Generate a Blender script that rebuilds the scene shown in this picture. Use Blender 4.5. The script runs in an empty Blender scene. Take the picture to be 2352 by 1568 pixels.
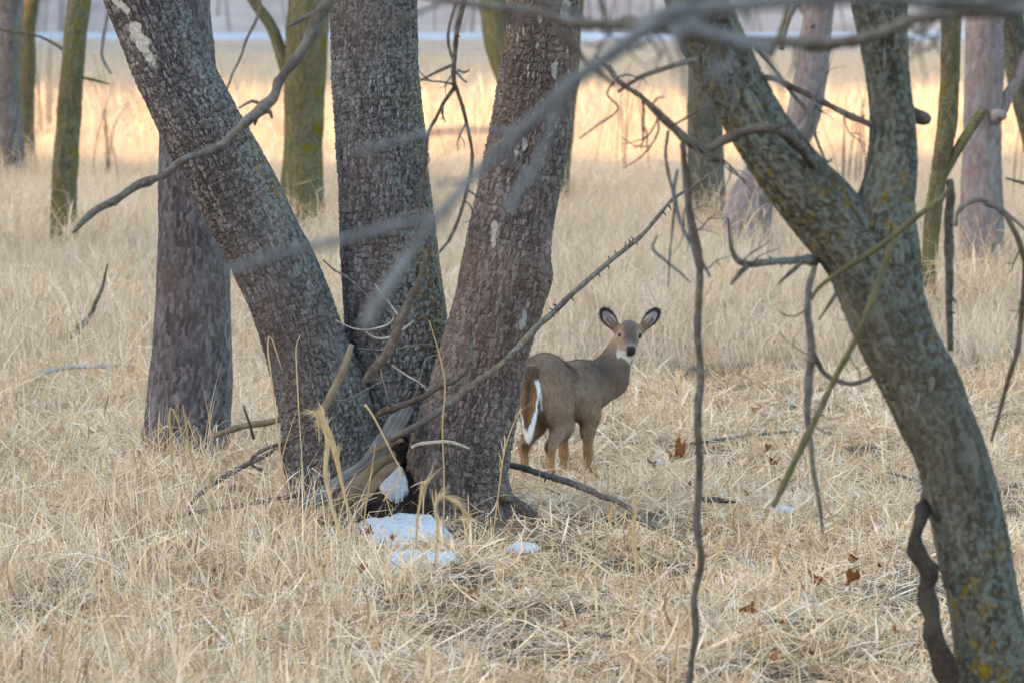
import bpy, math
import numpy as np
from mathutils import Vector

# ------------------------------------------------------------------ camera, world, sun, exposure
scene = bpy.context.scene
COL = scene.collection
CAM_H, LENS, SENS = 3.55, 200.0, 36.0
FPX = 2352.0 * LENS / SENS                 # focal length in photo pixels (photo measured 2352 wide)
PITCH = math.atan((784 + 60) / FPX)        # horizon lies 60 px above the top edge
cam_d = bpy.data.cameras.new('camera'); cam = bpy.data.objects.new('camera', cam_d); COL.objects.link(cam)
cam.location = (0, 0, CAM_H); cam.rotation_euler = (math.pi / 2 - PITCH, 0, 0)
cam_d.lens = LENS; cam_d.sensor_width = SENS; cam_d.clip_end = 6000; cam_d.clip_start = 0.1
cam_d.dof.use_dof = True; cam_d.dof.focus_distance = 36.0; cam_d.dof.aperture_fstop = 5.0
scene.camera = cam

SUN_EL, SUN_TRAVEL = math.radians(9.0), math.radians(25.0)   # low evening sun coming from behind left
sd = Vector((math.cos(SUN_TRAVEL) * math.cos(SUN_EL), math.sin(SUN_TRAVEL) * math.cos(SUN_EL), -math.sin(SUN_EL)))
world = bpy.data.worlds.new('World'); scene.world = world; world.use_nodes = True
wn = world.node_tree; wn.nodes.clear()
sky = wn.nodes.new('ShaderNodeTexSky'); sky.sky_type = 'NISHITA'; sky.sun_disc = False
sky.sun_elevation = SUN_EL; sky.sun_rotation = math.atan2(-sd.x, -sd.y)
sky.dust_density = 1.6; sky.air_density = 1.0; sky.ozone_density = 1.0
hs = wn.nodes.new('ShaderNodeHueSaturation'); hs.inputs['Saturation'].default_value = 1.0   # thin high cloud pales the sky
bg = wn.nodes.new('ShaderNodeBackground'); bg.inputs['Strength'].default_value = 0.15
wo = wn.nodes.new('ShaderNodeOutputWorld')
wn.links.new(sky.outputs[0], hs.inputs['Color']); wn.links.new(hs.outputs[0], bg.inputs[0]); wn.links.new(bg.outputs[0], wo.inputs[0])
sun_d = bpy.data.lights.new('sun', 'SUN'); sun_d.energy = 2.7; sun_d.angle = math.radians(0.5); sun_d.color = (1.0, 0.61, 0.29)
sun = bpy.data.objects.new('sun', sun_d); COL.objects.link(sun); sun.location = (-40, -20, 30)
sun.rotation_euler = sd.to_track_quat('-Z', 'Y').to_euler()
vs = scene.view_settings
vs.view_transform = 'Standard'; vs.look = 'None'; vs.gamma = 1.0; vs.use_curve_mapping = False; vs.exposure = 2.75
scene.cycles.use_denoising = True; scene.cycles.denoising_prefilter = 'NONE'
scene.cycles.max_bounces = 4; scene.cycles.diffuse_bounces = 2; scene.cycles.transmission_bounces = 2; scene.cycles.glossy_bounces = 1
scene.cycles.use_adaptive_sampling = True; scene.cycles.adaptive_threshold = 0.012

rng = np.random.default_rng(7)
R = math.radians

# ------------------------------------------------------------------ helpers: noise, projection, meshes
def H3(i, j, k):
    x = (i.astype(np.int64) * 374761393 + j.astype(np.int64) * 668265263 + k.astype(np.int64) * 1274126177) & 0xffffffff
    x = ((x ^ (x >> 13)) * 1274126177) & 0xffffffff
    x = ((x ^ (x >> 15)) * 2246822519) & 0xffffffff
    return ((x ^ (x >> 16)) & 0xffffff) / float(0xffffff)
def vnoise(p, f, seed=0):
    """value noise in -1..1 at points p (n,3)"""
    q = p * f + seed * 17.31; i = np.floor(q).astype(np.int64); t = q - i; t = t * t * (3 - 2 * t); out = 0
    for a in (0, 1):
        for b in (0, 1):
            for c in (0, 1):
                w = (t[:, 0] if a else 1 - t[:, 0]) * (t[:, 1] if b else 1 - t[:, 1]) * (t[:, 2] if c else 1 - t[:, 2])
                out = out + w * H3(i[:, 0] + a, i[:, 1] + b, i[:, 2] + c)
    return out * 2 - 1
def fbm(p, f, o=3, seed=0):
    return sum(vnoise(p, f * 2 ** k, seed + k) * 0.5 ** k for k in range(o)) / (2 - 0.5 ** (o - 1))
def sstep(a, b, x):
    t = np.clip((x - a) / (b - a), 0, 1); return t * t * (3 - 2 * t)
def gz(X, Y):
    """height of the ground"""
    X = np.asarray(X, float); Y = np.asarray(Y, float)
    z = 0.035 * np.sin(1.1 * X + 0.5) * np.sin(0.9 * Y) + 0.025 * np.sin(2.3 * X - 0.7 * Y) + 0.05 * np.sin(0.31 * X + 0.23 * Y) + 0.028 * np.sin(4.3 * X + 1.4 * np.sin(1.9 * Y)) * np.sin(2.6 * Y + 1.1 * np.sin(2.7 * X + 1))
    z = z * np.clip(Y / 20, 0, 1)
    return z + 0.40 * np.exp(-(((X + 0.70) / 0.55) ** 2 + ((Y - 36.0) / 0.52) ** 2))
def P(x, y, Y):
    """point seen at photo pixel (x, y) (2352 wide) standing Y metres away"""
    u = (x - 1176) / FPX; v = (784 - y) / FPX
    d = np.array([u, math.cos(PITCH) + v * math.sin(PITCH), -math.sin(PITCH) + v * math.cos(PITCH)])
    return np.array([0, 0, CAM_H]) + d * (Y / d[1])
def G(x, y):
    """point of the ground at photo pixel (x, y)"""
    Ys = np.linspace(20, 140, 24001); a = P(x, y, 1.0) - np.array([0, 0, CAM_H])      # walk along the ray to the first hit
    k = int(np.argmax(CAM_H + a[2] * Ys < gz(a[0] * Ys, Ys))); p = P(x, y, Ys[k]); p[2] = float(gz(p[0], p[1])); return p
def px(w, Y): return w * Y / FPX

def mesh_obj(name, V, F, mat=None, parent=None, smooth=True, attrs=None):
    me = bpy.data.meshes.new(name)
    V = np.asarray(V, np.float32); F = np.asarray(F, np.int32)
    n = F.shape[1]
    me.vertices.add(len(V)); me.vertices.foreach_set('co', V.ravel())
    me.loops.add(F.size); me.loops.foreach_set('vertex_index', F.ravel())
    me.polygons.add(len(F)); me.polygons.foreach_set('loop_start', np.arange(0, F.size, n, dtype=np.int32))
    me.polygons.foreach_set('use_smooth', np.full(len(F), smooth))
    for k, (typ, data) in (attrs or {}).items():
        a = me.attributes.new(k, typ, 'POINT')
        a.data.foreach_set('value' if typ == 'FLOAT' else 'color', np.asarray(data, np.float32).ravel())
    me.update(calc_edges=True); me.validate()
    if mat: me.materials.append(mat)
    o = bpy.data.objects.new(name, me); COL.objects.link(o)
    if parent: o.parent = parent
    return o
def tag(o, label=None, cat=None, group=None, kind=None):
    for k, v in (('label', label), ('category', cat), ('group', group), ('kind', kind)):
        if v: o[k] = v
    return o
def empty(name, loc, label, cat, group=None):
    o = bpy.data.objects.new(name, None); COL.objects.link(o); o.location = loc; o.empty_display_size = 0.2
    bpy.context.view_layer.update()
    return tag(o, label, cat, group)
def under(child, par):
    """parent a mesh whose vertices are in world space to an Empty"""
    child.parent = par; child.matrix_parent_inverse = par.matrix_world.inverted() if par.type == 'EMPTY' else par.matrix_parent_inverse.copy()
    return child
def catmull(pts, n):
    pts = np.asarray(pts, float); m = len(pts)
    if m == 2: t = np.linspace(0, 1, n)[:, None]; return pts[0] * (1 - t) + pts[1] * t
    ext = np.vstack([2 * pts[0] - pts[1], pts, 2 * pts[-1] - pts[-2]])
    L = np.r_[0, np.cumsum(np.linalg.norm(np.diff(pts[:, :3], axis=0), axis=1))]
    s = np.linspace(0, L[-1], n); i = np.clip(np.searchsorted(L, s, 'right') - 1, 0, m - 2)
    t = ((s - L[i]) / np.maximum(L[i + 1] - L[i], 1e-9))[:, None]
    p0, p1, p2, p3 = ext[i], ext[i + 1], ext[i + 2], ext[i + 3]
    return 0.5 * (2 * p1 + (p2 - p0) * t + (2 * p0 - 5 * p1 + 4 * p2 - p3) * t ** 2 + (3 * p1 - p0 - 3 * p2 + p3) * t ** 3)
def frames(C):
    T = np.gradient(C, axis=0); T /= np.linalg.norm(T, axis=1)[:, None]
    ref = np.array([0, -1.0, 0.12])                      # the seam of a stem lies at its far side
    N = ref - (T @ ref)[:, None] * T; N /= np.linalg.norm(N, axis=1)[:, None]
    return T, N, np.cross(T, N)
def tube(pts, rad, segs, rings, disp=None, cap=True, front=0.0):
    """round stem along a smooth line: returns verts, quads, angle, arc length, radius"""
    d = catmull(np.c_[np.asarray(pts, float), np.asarray(rad, float)], rings)
    C, r = d[:, :3], np.maximum(d[:, 3], 1e-4)
    T, N, B = frames(C)
    a = np.linspace(-math.pi, math.pi, segs, endpoint=False)
    if front: a = a - front * np.sin(a)                # finer relief on the side that is seen
    s = np.r_[0, np.cumsum(np.linalg.norm(np.diff(C, axis=0), axis=1))]
    A, S = np.meshgrid(a, s); RR = np.repeat(r[:, None], segs, 1)
    dirv = N[:, None, :] * np.cos(A)[..., None] + B[:, None, :] * np.sin(A)[..., None]
    rr = RR.copy()
    extra = None
    if disp is not None:
        dd, extra = disp(A.ravel(), S.ravel(), RR.ravel(), (C[:, None, :] + dirv * RR[..., None]).reshape(-1, 3)); rr = rr + dd.reshape(A.shape)
    V = (C[:, None, :] + dirv * rr[..., None]).reshape(-1, 3)
    i, j = np.meshgrid(np.arange(rings - 1), np.arange(segs), indexing='ij'); j2 = (j + 1) % segs
    F = np.stack([i * segs + j, i * segs + j2, (i + 1) * segs + j2, (i + 1) * segs + j], -1).reshape(-1, 4)
    if cap:
        V = np.vstack([V, C[:1], C[-1:]]); n = len(V)
        j = np.arange(0, segs, 2); last = (rings - 1) * segs
        c0 = np.stack([np.full_like(j, n - 2), (j + 2) % segs, (j + 1) % segs, j], -1)
        c1 = np.stack([np.full_like(j, n - 1), last + j, last + (j + 1) % segs, last + (j + 2) % segs], -1)
        F = np.vstack([F, c0, c1])
        if extra is not None: extra = np.vstack([extra, extra[:1], extra[-1:]])
    return V, F, extra

# ------------------------------------------------------------------ materials
class NT:
    def __init__(s, name):
        s.m = bpy.data.materials.new(name); s.m.use_nodes = True; s.t = s.m.node_tree; s.t.nodes.clear()
        s.out = s.n('ShaderNodeOutputMaterial')
    def n(s, typ, ins=None, **kw):
        nd = s.t.nodes.new(typ)
        for k, v in kw.items(): setattr(nd, k, v)
        for k, v in (ins or {}).items(): s.set(nd, k, v)
        return nd
    def set(s, nd, k, v):
        if isinstance(v, bpy.types.NodeSocket): s.t.links.new(v, nd.inputs[k])
        else: nd.inputs[k].default_value = v
    def noise(s, scale, detail=4, vec=None, rough=0.55, dist=0.0):
        nd = s.n('ShaderNodeTexNoise', {'Scale': scale, 'Detail': detail, 'Roughness': rough, 'Distortion': dist})
        if vec is not None: s.set(nd, 'Vector', vec)
        return nd.outputs['Fac']
    def ramp(s, fac, stops):
        nd = s.n('ShaderNodeValToRGB', {'Fac': fac}); e = nd.color_ramp.elements
        while len(e) > 1: e.remove(e[-1])
        e[0].position = stops[0][0]; e[0].color = (*stops[0][1], 1) if len(stops[0][1]) == 3 else stops[0][1]
        for p, c in stops[1:]: q = e.new(p); q.color = (*c, 1)
        return nd.outputs['Color']
    def step(s, fac, a, b):
        return s.n('ShaderNodeMapRange', {'Value': fac, 'From Min': a, 'From Max': b}, interpolation_type='SMOOTHSTEP').outputs[0]
    def mix(s, f, a, b, typ='MIX'):
        nd = s.n('ShaderNodeMix', data_type='RGBA', blend_type=typ)
        for k, v in ((0, f), (6, a), (7, b)):
            if isinstance(v, bpy.types.NodeSocket): s.t.links.new(v, nd.inputs[k])
            else: nd.inputs[k].default_value = (*v, 1) if isinstance(v, tuple) and len(v) == 3 else v
        return nd.outputs[2]
    def math(s, op, a, b=0.0):
        nd = s.n('ShaderNodeMath', operation=op); s.set(nd, 0, a); s.set(nd, 1, b); return nd.outputs[0]
    def attr(s, name): return s.n('ShaderNodeAttribute', attribute_name=name)
    def obj(s): return s.n('ShaderNodeTexCoord').outputs['Object']
    def bump(s, h, strength=0.4, dist=0.01):
        return s.n('ShaderNodeBump', {'Height': h, 'Strength': strength, 'Distance': dist}).outputs[0]
    def done(s, col, rough=0.9, normal=None, spec=0.15, **kw):
        p = s.n('ShaderNodeBsdfPrincipled', {'Base Color': col if isinstance(col, bpy.types.NodeSocket) else (*col, 1), 'Roughness': rough, 'Specular IOR Level': spec, **kw})
        if normal is not None: s.set(p, 'Normal', normal)
        s.t.links.new(p.outputs[0], s.out.inputs[0]); return s.m

def bark_mat(name, dark, mid, light, moss=(0.23, 0.17, 0.02), lich=(0.22, 0.25, 0.24), pale=(0.46, 0.43, 0.40), lichen_amt=0.5, fine=90.0, mossy=0.5, mscale=9.0, mth=0.0):
    """mask attribute: R plate tone, G moss or lichen likelihood, B freshly peeled pale wood"""
    b = NT(name); co = b.obj(); at = b.attr('mask'); sep = b.n('ShaderNodeSeparateColor', {'Color': at.outputs['Color']})
    r, g, bl = sep.outputs[0], sep.outputs[1], sep.outputs[2]
    big = b.noise(2.2, 5, co); small = b.noise(28, 5, co)
    tone = b.math('ADD', b.math('MULTIPLY', r, 0.55), b.math('ADD', b.math('MULTIPLY', big, 0.35), b.math('MULTIPLY', small, 0.25)))
    col = b.ramp(tone, [(0.25, dark), (0.55, mid), (0.85, light)])
    # warm brown and cool grey drifts in the bark
    col = b.mix(b.math('MULTIPLY', b.step(b.noise(1.3, 3, co), 0.45, 0.7), 0.45), col, tuple(c * k for c, k in zip(mid, (1.15, 0.95, 0.78))))
    lf = b.math('MULTIPLY', b.step(b.noise(34, 4, co), 0.46, 0.60), b.math('MULTIPLY', g, lichen_amt))
    col = b.mix(lf, col, lich)
    mf = b.math('MULTIPLY', b.step(b.math('ADD', b.noise(mscale, 6, co, 0.65), b.math('MULTIPLY', g, 0.42)), 0.82 + mth, 0.98 + mth), mossy)
    col = b.mix(mf, col, b.ramp(b.noise(20, 3, co), [(0.3, tuple(c * 0.55 for c in moss)), (0.7, moss)]))
    col = b.mix(b.step(bl, 0.35, 0.6), col, b.ramp(b.noise(40, 3, co), [(0.3, tuple(c * 0.75 for c in pale)), (0.7, pale)]))
    return b.done(col, 0.92, b.bump(b.noise(fine, 6, co, 0.7), 0.55, 0.008), 0.1)

M = {}
M['bark_flaky'] = bark_mat('bark_flaky', (0.032, 0.026, 0.027), (0.100, 0.083, 0.085), (0.22, 0.195, 0.202), lichen_amt=0.8, mossy=0.8, moss=(0.30, 0.20, 0.02), mscale=30.0, mth=0.07)
M['bark_pink'] = bark_mat('bark_pink', (0.040, 0.029, 0.027), (0.122, 0.092, 0.086), (0.25, 0.200, 0.192), lichen_amt=0.5, mossy=0.4, pale=(0.34, 0.31, 0.295))
M['bark_grey'] = bark_mat('bark_grey', (0.034, 0.028, 0.029), (0.096, 0.080, 0.084), (0.185, 0.160, 0.169), lichen_amt=0.4, mossy=0.4)
M['bark_lichen'] = bark_mat('bark_lichen', (0.026, 0.023, 0.018), (0.070, 0.063, 0.049), (0.145, 0.138, 0.115), lich=(0.155, 0.175, 0.165), lichen_amt=0.8, mossy=0.85, moss=(0.24, 0.165, 0.012), fine=60, mscale=12.0, mth=0.015)
M['bark_moss'] = bark_mat('bark_moss', (0.05, 0.043, 0.025), (0.095, 0.082, 0.042), (0.15, 0.13, 0.07), lich=(0.25, 0.26, 0.22), lichen_amt=0.3, mossy=1.0, moss=(0.155, 0.115, 0.008), mscale=5.0, mth=0.06)
M['bark_mauve'] = bark_mat('bark_mauve', (0.11, 0.088, 0.09), (0.185, 0.150, 0.155), (0.27, 0.228, 0.235), lichen_amt=0.3, mossy=0.25)
M['twig'] = bark_mat('twig_bark', (0.05, 0.040, 0.035), (0.10, 0.084, 0.076), (0.19, 0.168, 0.157), lichen_amt=0.7, mossy=0.6)
M['twig_dark'] = bark_mat('twig_dark_bark', (0.035, 0.026, 0.022), (0.075, 0.055, 0.045), (0.14, 0.11, 0.095), lichen_amt=0.5, mossy=0.5)
M['twig_blue'] = bark_mat('twig_sky_tinted_lichened', (0.06, 0.062, 0.068), (0.115, 0.12, 0.13), (0.19, 0.20, 0.215), lich=(0.25, 0.27, 0.30), lichen_amt=0.8, mossy=0.3)  # blue of the reflected sky is put into the bark colour, beside lichen
M['vine'] = bark_mat('dark_vine_bark', (0.018, 0.014, 0.012), (0.042, 0.032, 0.027), (0.085, 0.068, 0.058), lichen_amt=0.1, mossy=0.1)
M['dead_wood'] = bark_mat('weathered_wood', (0.055, 0.05, 0.048), (0.125, 0.117, 0.114), (0.22, 0.208, 0.203), lichen_amt=0.2, mossy=0.15)
M['dead_wood_brown'] = bark_mat('split_wood', (0.07, 0.05, 0.032), (0.17, 0.125, 0.085), (0.30, 0.235, 0.165), lichen_amt=0.3, mossy=0.5)
M['pale_wood'] = bark_mat('bleached_wood', (0.22, 0.19, 0.165), (0.34, 0.30, 0.265), (0.46, 0.42, 0.38), lichen_amt=0.1, mossy=0.1)
def simple(name, stops, scale, rough=0.9, bumpn=None):
    b = NT(name); co = b.obj(); f = b.noise(scale, 5, co)
    return b.done(b.ramp(f, stops), rough, b.bump(b.noise(bumpn[0], 5, co), bumpn[1], bumpn[2]) if bumpn else None)
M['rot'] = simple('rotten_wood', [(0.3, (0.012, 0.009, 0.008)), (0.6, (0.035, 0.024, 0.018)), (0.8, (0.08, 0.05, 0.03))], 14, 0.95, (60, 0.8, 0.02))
M['leaf'] = simple('dry_leaf', [(0.3, (0.11, 0.035, 0.014)), (0.5, (0.24, 0.085, 0.03)), (0.75, (0.38, 0.17, 0.075))], 9, 0.75, (80, 0.4, 0.003))
b = NT('snow'); co = b.obj()
c = b.mix(b.math('MULTIPLY', b.step(b.noise(38, 6, co, 0.7), 0.54, 0.66), 0.75), b.ramp(b.noise(11, 4, co), [(0.3, (0.52, 0.55, 0.60)), (0.7, (0.68, 0.71, 0.77))]), (0.20, 0.15, 0.11))   # specks of litter
M['snow'] = b.done(c, 0.85, b.bump(b.noise(70, 6, co, 0.75), 0.9, 0.02), 0.2)
b = NT('thatch_soil'); co = b.obj()
c = b.ramp(b.noise(3.0, 8, co, 0.7), [(0.3, (0.07, 0.045, 0.028)), (0.5, (0.13, 0.088, 0.055)), (0.72, (0.24, 0.17, 0.11))])
c = b.mix(b.step(b.noise(0.045, 4, co), 0.42, 0.62), c, b.ramp(b.noise(0.35, 6, co, 0.7), [(0.3, (0.09, 0.062, 0.04)), (0.7, (0.22, 0.16, 0.105))]))
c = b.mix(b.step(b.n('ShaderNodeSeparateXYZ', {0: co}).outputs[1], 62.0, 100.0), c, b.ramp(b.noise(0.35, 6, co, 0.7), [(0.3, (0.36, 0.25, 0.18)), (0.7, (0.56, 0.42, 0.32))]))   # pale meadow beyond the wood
M['ground'] = b.done(c, 0.95, b.bump(b.noise(40, 6, co, 0.7), 0.8, 0.04), 0.05)
M['hill'] = simple('hillside_litter', [(0.35, (0.24, 0.185, 0.16)), (0.5, (0.33, 0.265, 0.235)), (0.7, (0.42, 0.35, 0.31))], 0.12, 0.95)
M['bank'] = simple('hazed_bank', [(0.3, (0.30, 0.235, 0.205)), (0.5, (0.41, 0.325, 0.285)), (0.7, (0.50, 0.41, 0.36))], 0.25, 0.95)  # brush colour made paler to stand in for distance haze
M['hazed_twigs'] = simple('hazed_twigs', [(0.3, (0.24, 0.19, 0.18)), (0.7, (0.38, 0.32, 0.31))], 0.2)  # lightened in colour like the bank, in place of haze
M['ice'] = simple('snowy_ice', [(0.3, (0.36, 0.37, 0.39)), (0.7, (0.50, 0.51, 0.53))], 0.3, 0.7)

def grass_mat(name, stops, trans=0.3, pscale=0.9):
    b = NT(name); at = b.attr('tone'); oi = b.n('ShaderNodeObjectInfo')
    f = b.math('ADD', b.math('MULTIPLY', at.outputs['Fac'], 0.70), b.math('MULTIPLY', oi.outputs['Random'], 0.24))
    f = b.math('ADD', f, b.math('MULTIPLY', b.math('SUBTRACT', b.noise(pscale, 3, oi.outputs['Location'], 0.6), 0.45), 0.6))
    c = b.ramp(f, stops)
    d = b.n('ShaderNodeBsdfDiffuse', {'Color': c}); t = b.n('ShaderNodeBsdfTranslucent', {'Color': c})
    mx = b.n('ShaderNodeMixShader', {0: trans, 1: d.outputs[0], 2: t.outputs[0]}); b.t.links.new(mx.outputs[0], b.out.inputs[0]); return b.m
M['grass'] = grass_mat('dry_grass', [(0.0, (0.17, 0.092, 0.045)), (0.2, (0.49, 0.30, 0.165)), (0.42, (0.70, 0.495, 0.315)), (0.7, (0.82, 0.645, 0.475)), (1.0, (0.90, 0.80, 0.69))], 0.15)
M['grass_far'] = grass_mat('dry_grass_far', [(0.0, (0.36, 0.24, 0.15)), (0.35, (0.59, 0.435, 0.30)), (0.7, (0.71, 0.56, 0.42)), (1.0, (0.80, 0.68, 0.55))], 0.25, 0.22)
M['stalk'] = grass_mat('straw_stalk', [(0.0, (0.42, 0.25, 0.11)), (0.5, (0.58, 0.41, 0.23)), (1.0, (0.70, 0.56, 0.38))])

# ------------------------------------------------------------------ bark relief
def voro(u, v, nu, seed):
    iu = np.floor(u).astype(np.int64); iv = np.floor(v).astype(np.int64)
    f1 = np.full(u.shape, 9.0); f2 = f1.copy(); rnd = np.zeros_like(u); lv = np.zeros_like(u); lu = np.zeros_like(u)
    for a in (-1, 0, 1):
        for c in (-1, 0, 1):
            ci, cj = (iu + a) % nu, iv + c; k = np.full_like(ci, seed)
            x = iu + a + 0.12 + 0.76 * H3(ci, cj, k) - u; y = cj + 0.12 + 0.76 * H3(ci, cj, k + 57) - v
            d = np.sqrt(x * x + y * y); q = H3(ci, cj, k + 113)
            n1 = d < f1; f2 = np.where(n1, f1, np.minimum(f2, d)); rnd = np.where(n1, q, rnd); lv = np.where(n1, y, lv); lu = np.where(n1, x, lu); f1 = np.where(n1, d, f1)
    return f1, f2, rnd, lv, lu
def bark(cw, ch, depth, rref, seed, moss=None, pale=None, lump=0.02, warp=0.35, flare=None, tilt=0.30):
    """plates cw wide and ch tall with open cracks between them"""
    def f(A, S, RR, pos):
        nu = max(3, int(round(2 * math.pi * rref / cw)))
        wx = vnoise(pos, 0.5 / cw, seed) * warp; wy = vnoise(pos, 0.5 / cw, seed + 3) * warp
        u = (A / (2 * math.pi) + 0.5) * nu + wx + 5 * nu; v = S / ch + wy
        f1, f2, rn, lv, lu = voro(u, v, nu, seed); e = f2 - f1
        nb = max(3, int(round(nu / 2.3)))
        b1, b2, rb_, _, _ = voro(u * nb / nu + wy * 0.5 + 0.35 * vnoise(pos, 7.0, seed + 12), v / 5.5 + wx * 0.3, nb, seed + 9)
        h = sstep(0.0, 0.17, e) * (0.70 + 0.32 * rn + tilt * lv + 0.3 * (H3(np.floor(rn * 997), np.floor(rn * 31), np.full(len(u), 5)) - 0.5) * lu) * (0.35 + 0.65 * sstep(0.0, 0.13, b2 - b1)) + 0.25 * (rb_ - 0.5)
        fine = vnoise(pos, 2.2 / cw, seed + 5)
        big = np.clip(0.85 + 0.55 * vnoise(pos, 1.9, seed + 21) + 0.3 * vnoise(pos, 5.0, seed + 22), 0.25, 1.6)
        d = depth * big * (h - 0.7) + depth * 0.18 * fine + lump * vnoise(pos, 1.6, seed + 7) + lump * 0.5 * vnoise(pos, 4.5, seed + 8)
        if flare is not None: d = d + flare(A, S, pos)
        mask = np.zeros((len(A), 4)); mask[:, 3] = 1; mask[:, 0] = np.clip(0.02 + 0.75 * rn + 0.25 * (rb_ - 0.3), 0, 1)
        mask[:, 1] = np.clip(moss(A, S, pos), 0, 1) if moss is not None else 0.3
        if pale is not None:
            pm = pale(A, S, pos, rn); mask[:, 2] = np.clip(pm, 0, 1)
            d = d - sstep(0.3, 0.6, pm) * depth * 0.6 * (h - 0.2)
        return d, mask
    return f
def stem(name, pts, rad, segs, rings, disp, mat, parent):
    V, F, ex = tube(pts, rad, segs, rings, disp, True, 0.55 if segs > 100 else 0.3)
    o = mesh_obj(name, V, F, mat, None, True, {'mask': ('FLOAT_COLOR', ex)} if ex is not None else None)
    if parent: under(o, parent)
    return o

# ------------------------------------------------------------------ the setting: ground, river, hills
def grid_obj(name, xs, ys, zf, mat):
    X, Y = np.meshgrid(xs, ys); Z = zf(X, Y); n = len(xs)
    i, j = np.meshgrid(np.arange(len(ys) - 1), np.arange(n - 1), indexing='ij')
    F = np.stack([i * n + j, i * n + j + 1, (i + 1) * n + j + 1, (i + 1) * n + j], -1).reshape(-1, 4)
    return tag(mesh_obj(name, np.c_[X.ravel(), Y.ravel(), Z.ravel()], F, mat), kind='structure')
xs = np.unique(np.r_[np.linspace(-1500, -60, 25), np.linspace(-60, -8, 40), np.arange(-8, 8.01, 0.16), np.linspace(8, 60, 40), np.linspace(60, 1500, 25)])
ys = np.unique(np.r_[np.linspace(-300, 20, 20), np.arange(20, 60, 0.2), np.arange(60, 140, 1.5), np.linspace(140, 420, 60), np.linspace(420, 3000, 25)])
def ground_z(X, Y):
    q = np.c_[X.ravel(), Y.ravel(), X.ravel() * 0]
    return gz(X, Y) + ((Y > 20) & (Y < 60)) * 0.02 * vnoise(q, 3.0, 2).reshape(X.shape)
grid_obj('ground', xs, ys, ground_z, M['ground'])
grid_obj('frozen_river', np.linspace(-400, 400, 400), np.linspace(280, 330, 60), lambda X, Y: 0.16 - 0.5 * (sstep(306, 300, Y + 5 * np.sin(X * .13) + 4 * np.sin(X * .37 + 1) + 2 * np.sin(X * .9))), M['ice'])
def hill(x0, x1, y0, y1, h, seed, edge=14.0, mat=None):
    xs = np.linspace(x0, x1, 60); ys = np.linspace(y0, y1, max(40, int((y1 - y0) / 3)))
    def z(X, Y):
        m = sstep(0, edge, X - x0) * sstep(0, edge, x1 - X) * sstep(0, edge, Y - y0) * sstep(0, edge, y1 - Y)
        q = np.c_[X.ravel(), Y.ravel(), X.ravel() * 0]
        n = (fbm(q, 0.09, 5, seed)).reshape(X.shape)
        return -1.2 + (h + 1.2) * m * (1 + 0.45 * n)
    return grid_obj('hill', xs, ys, z, mat or M['hill'])
hill(-150, -45, -160, 60, 21, 3)          # unseen rise added left of the camera to shade the near wood
hill(-190, -60, 108, 420, 27, 5)           # second added unseen rise; the gap is shaped to let a sun band through
hill(-700, 700, 326, 760, 46, 8, 120.0, M['bank'])    # far bank behind the river

# ------------------------------------------------------------------ main tree: three stems from one base
YB = 36.0
def pts_px(L, Y): 
    return [P(x, y, (q[0] if q else Y)) for x, y, *q in L]
def rad_px(W, Y): return [px(w, Y) / 2 for w in W]
def root_flare(s0, amt, n, ph):
    return lambda A, S, pos: amt * np.exp(-S / s0) * (0.55 + 0.45 * np.cos(n * A + ph))
main = empty('triple_stem_tree', tuple(G(930, 1225)), 'big tree of three thick bark covered stems spreading from one base with snow', 'tree')
def moss_dir(dx, base, amt, sc=1.0):
    """likelihood of lichen: more on the side facing +x times dx"""
    def f(A, S, pos):
        return base + amt * np.clip(np.sin(A) * dx, -0.3, 1) + 0.35 * vnoise(pos, 2.1 * sc, 4)
    return f
def pale_E(A, S, pos, rn):
    q = np.zeros(len(A))
    for (x, y, rx, ry, Y) in ((318, 92, 34, 50, 35.75), (345, 135, 24, 30, 35.75), (300, 70, 16, 22, 35.75), (283, 20, 20, 25, 35.8), (262, 0, 12, 30, 35.8)):
        c = P(x, y, Y); dx = (pos[:, 0] - c[0]); dz = pos[:, 2] - c[2]
        a = dx * 0.88 + dz * 0.47; bb = -dx * 0.47 + dz * 0.88
        k = (np.abs(a) / px(rx * 0.62, 36)) ** 2 + (np.abs(bb) / px(ry, 36)) ** 2
        q = np.maximum(q, 1.1 - 0.75 * np.sqrt(k) + 0.3 * vnoise(pos, 22, 3) + 0.12 * vnoise(pos, 60, 4))
    q = np.where(pos[:, 1] < 36.0, q, 0)
    edge = (np.sin(A) < -0.45) & (rn > 0.62) & (pos[:, 2] > 2.0)
    return np.maximum(q, edge * 0.42)
def pale_G(A, S, pos, rn):
    hi = sstep(1.6, 3.2, pos[:, 2])
    q = np.where(rn > 0.992 - 0.010 * hi, 0.75 * (0.3 + 0.7 * hi), 0)
    for (x, y, rx, ry) in ((1133, 545, 7, 24), (1136, 520, 8, 14), (1205, 725, 6, 26), (1198, 745, 5, 18), (1212, 700, 5, 14), (1275, 160, 8, 26), (1290, 210, 7, 16), (1205, 330, 7, 16), (1185, 350, 6, 14), (1300, 20, 14, 30), (1240, 40, 7, 20)):
        c = P(x, y, 35.6); k = ((pos[:, 0] - c[0]) / px(rx, 36)) ** 2 + ((pos[:, 2] - c[2]) / px(ry, 36)) ** 2
        q = np.maximum(q, np.where(pos[:, 1] < 35.95, 1.15 - 0.8 * np.sqrt(k) + 0.3 * vnoise(pos, 35, 3), 0))
    return q
LE = [(835, 1235), (800, 1150), (765, 1040), (748, 950), (720, 850), (682, 740), (635, 620), (534, 420), (430, 230), (332, 0), (285, -120), (240, -260)]
WE = [300, 270, 238, 218, 203, 190, 189, 190, 182, 176, 172, 165]
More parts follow.
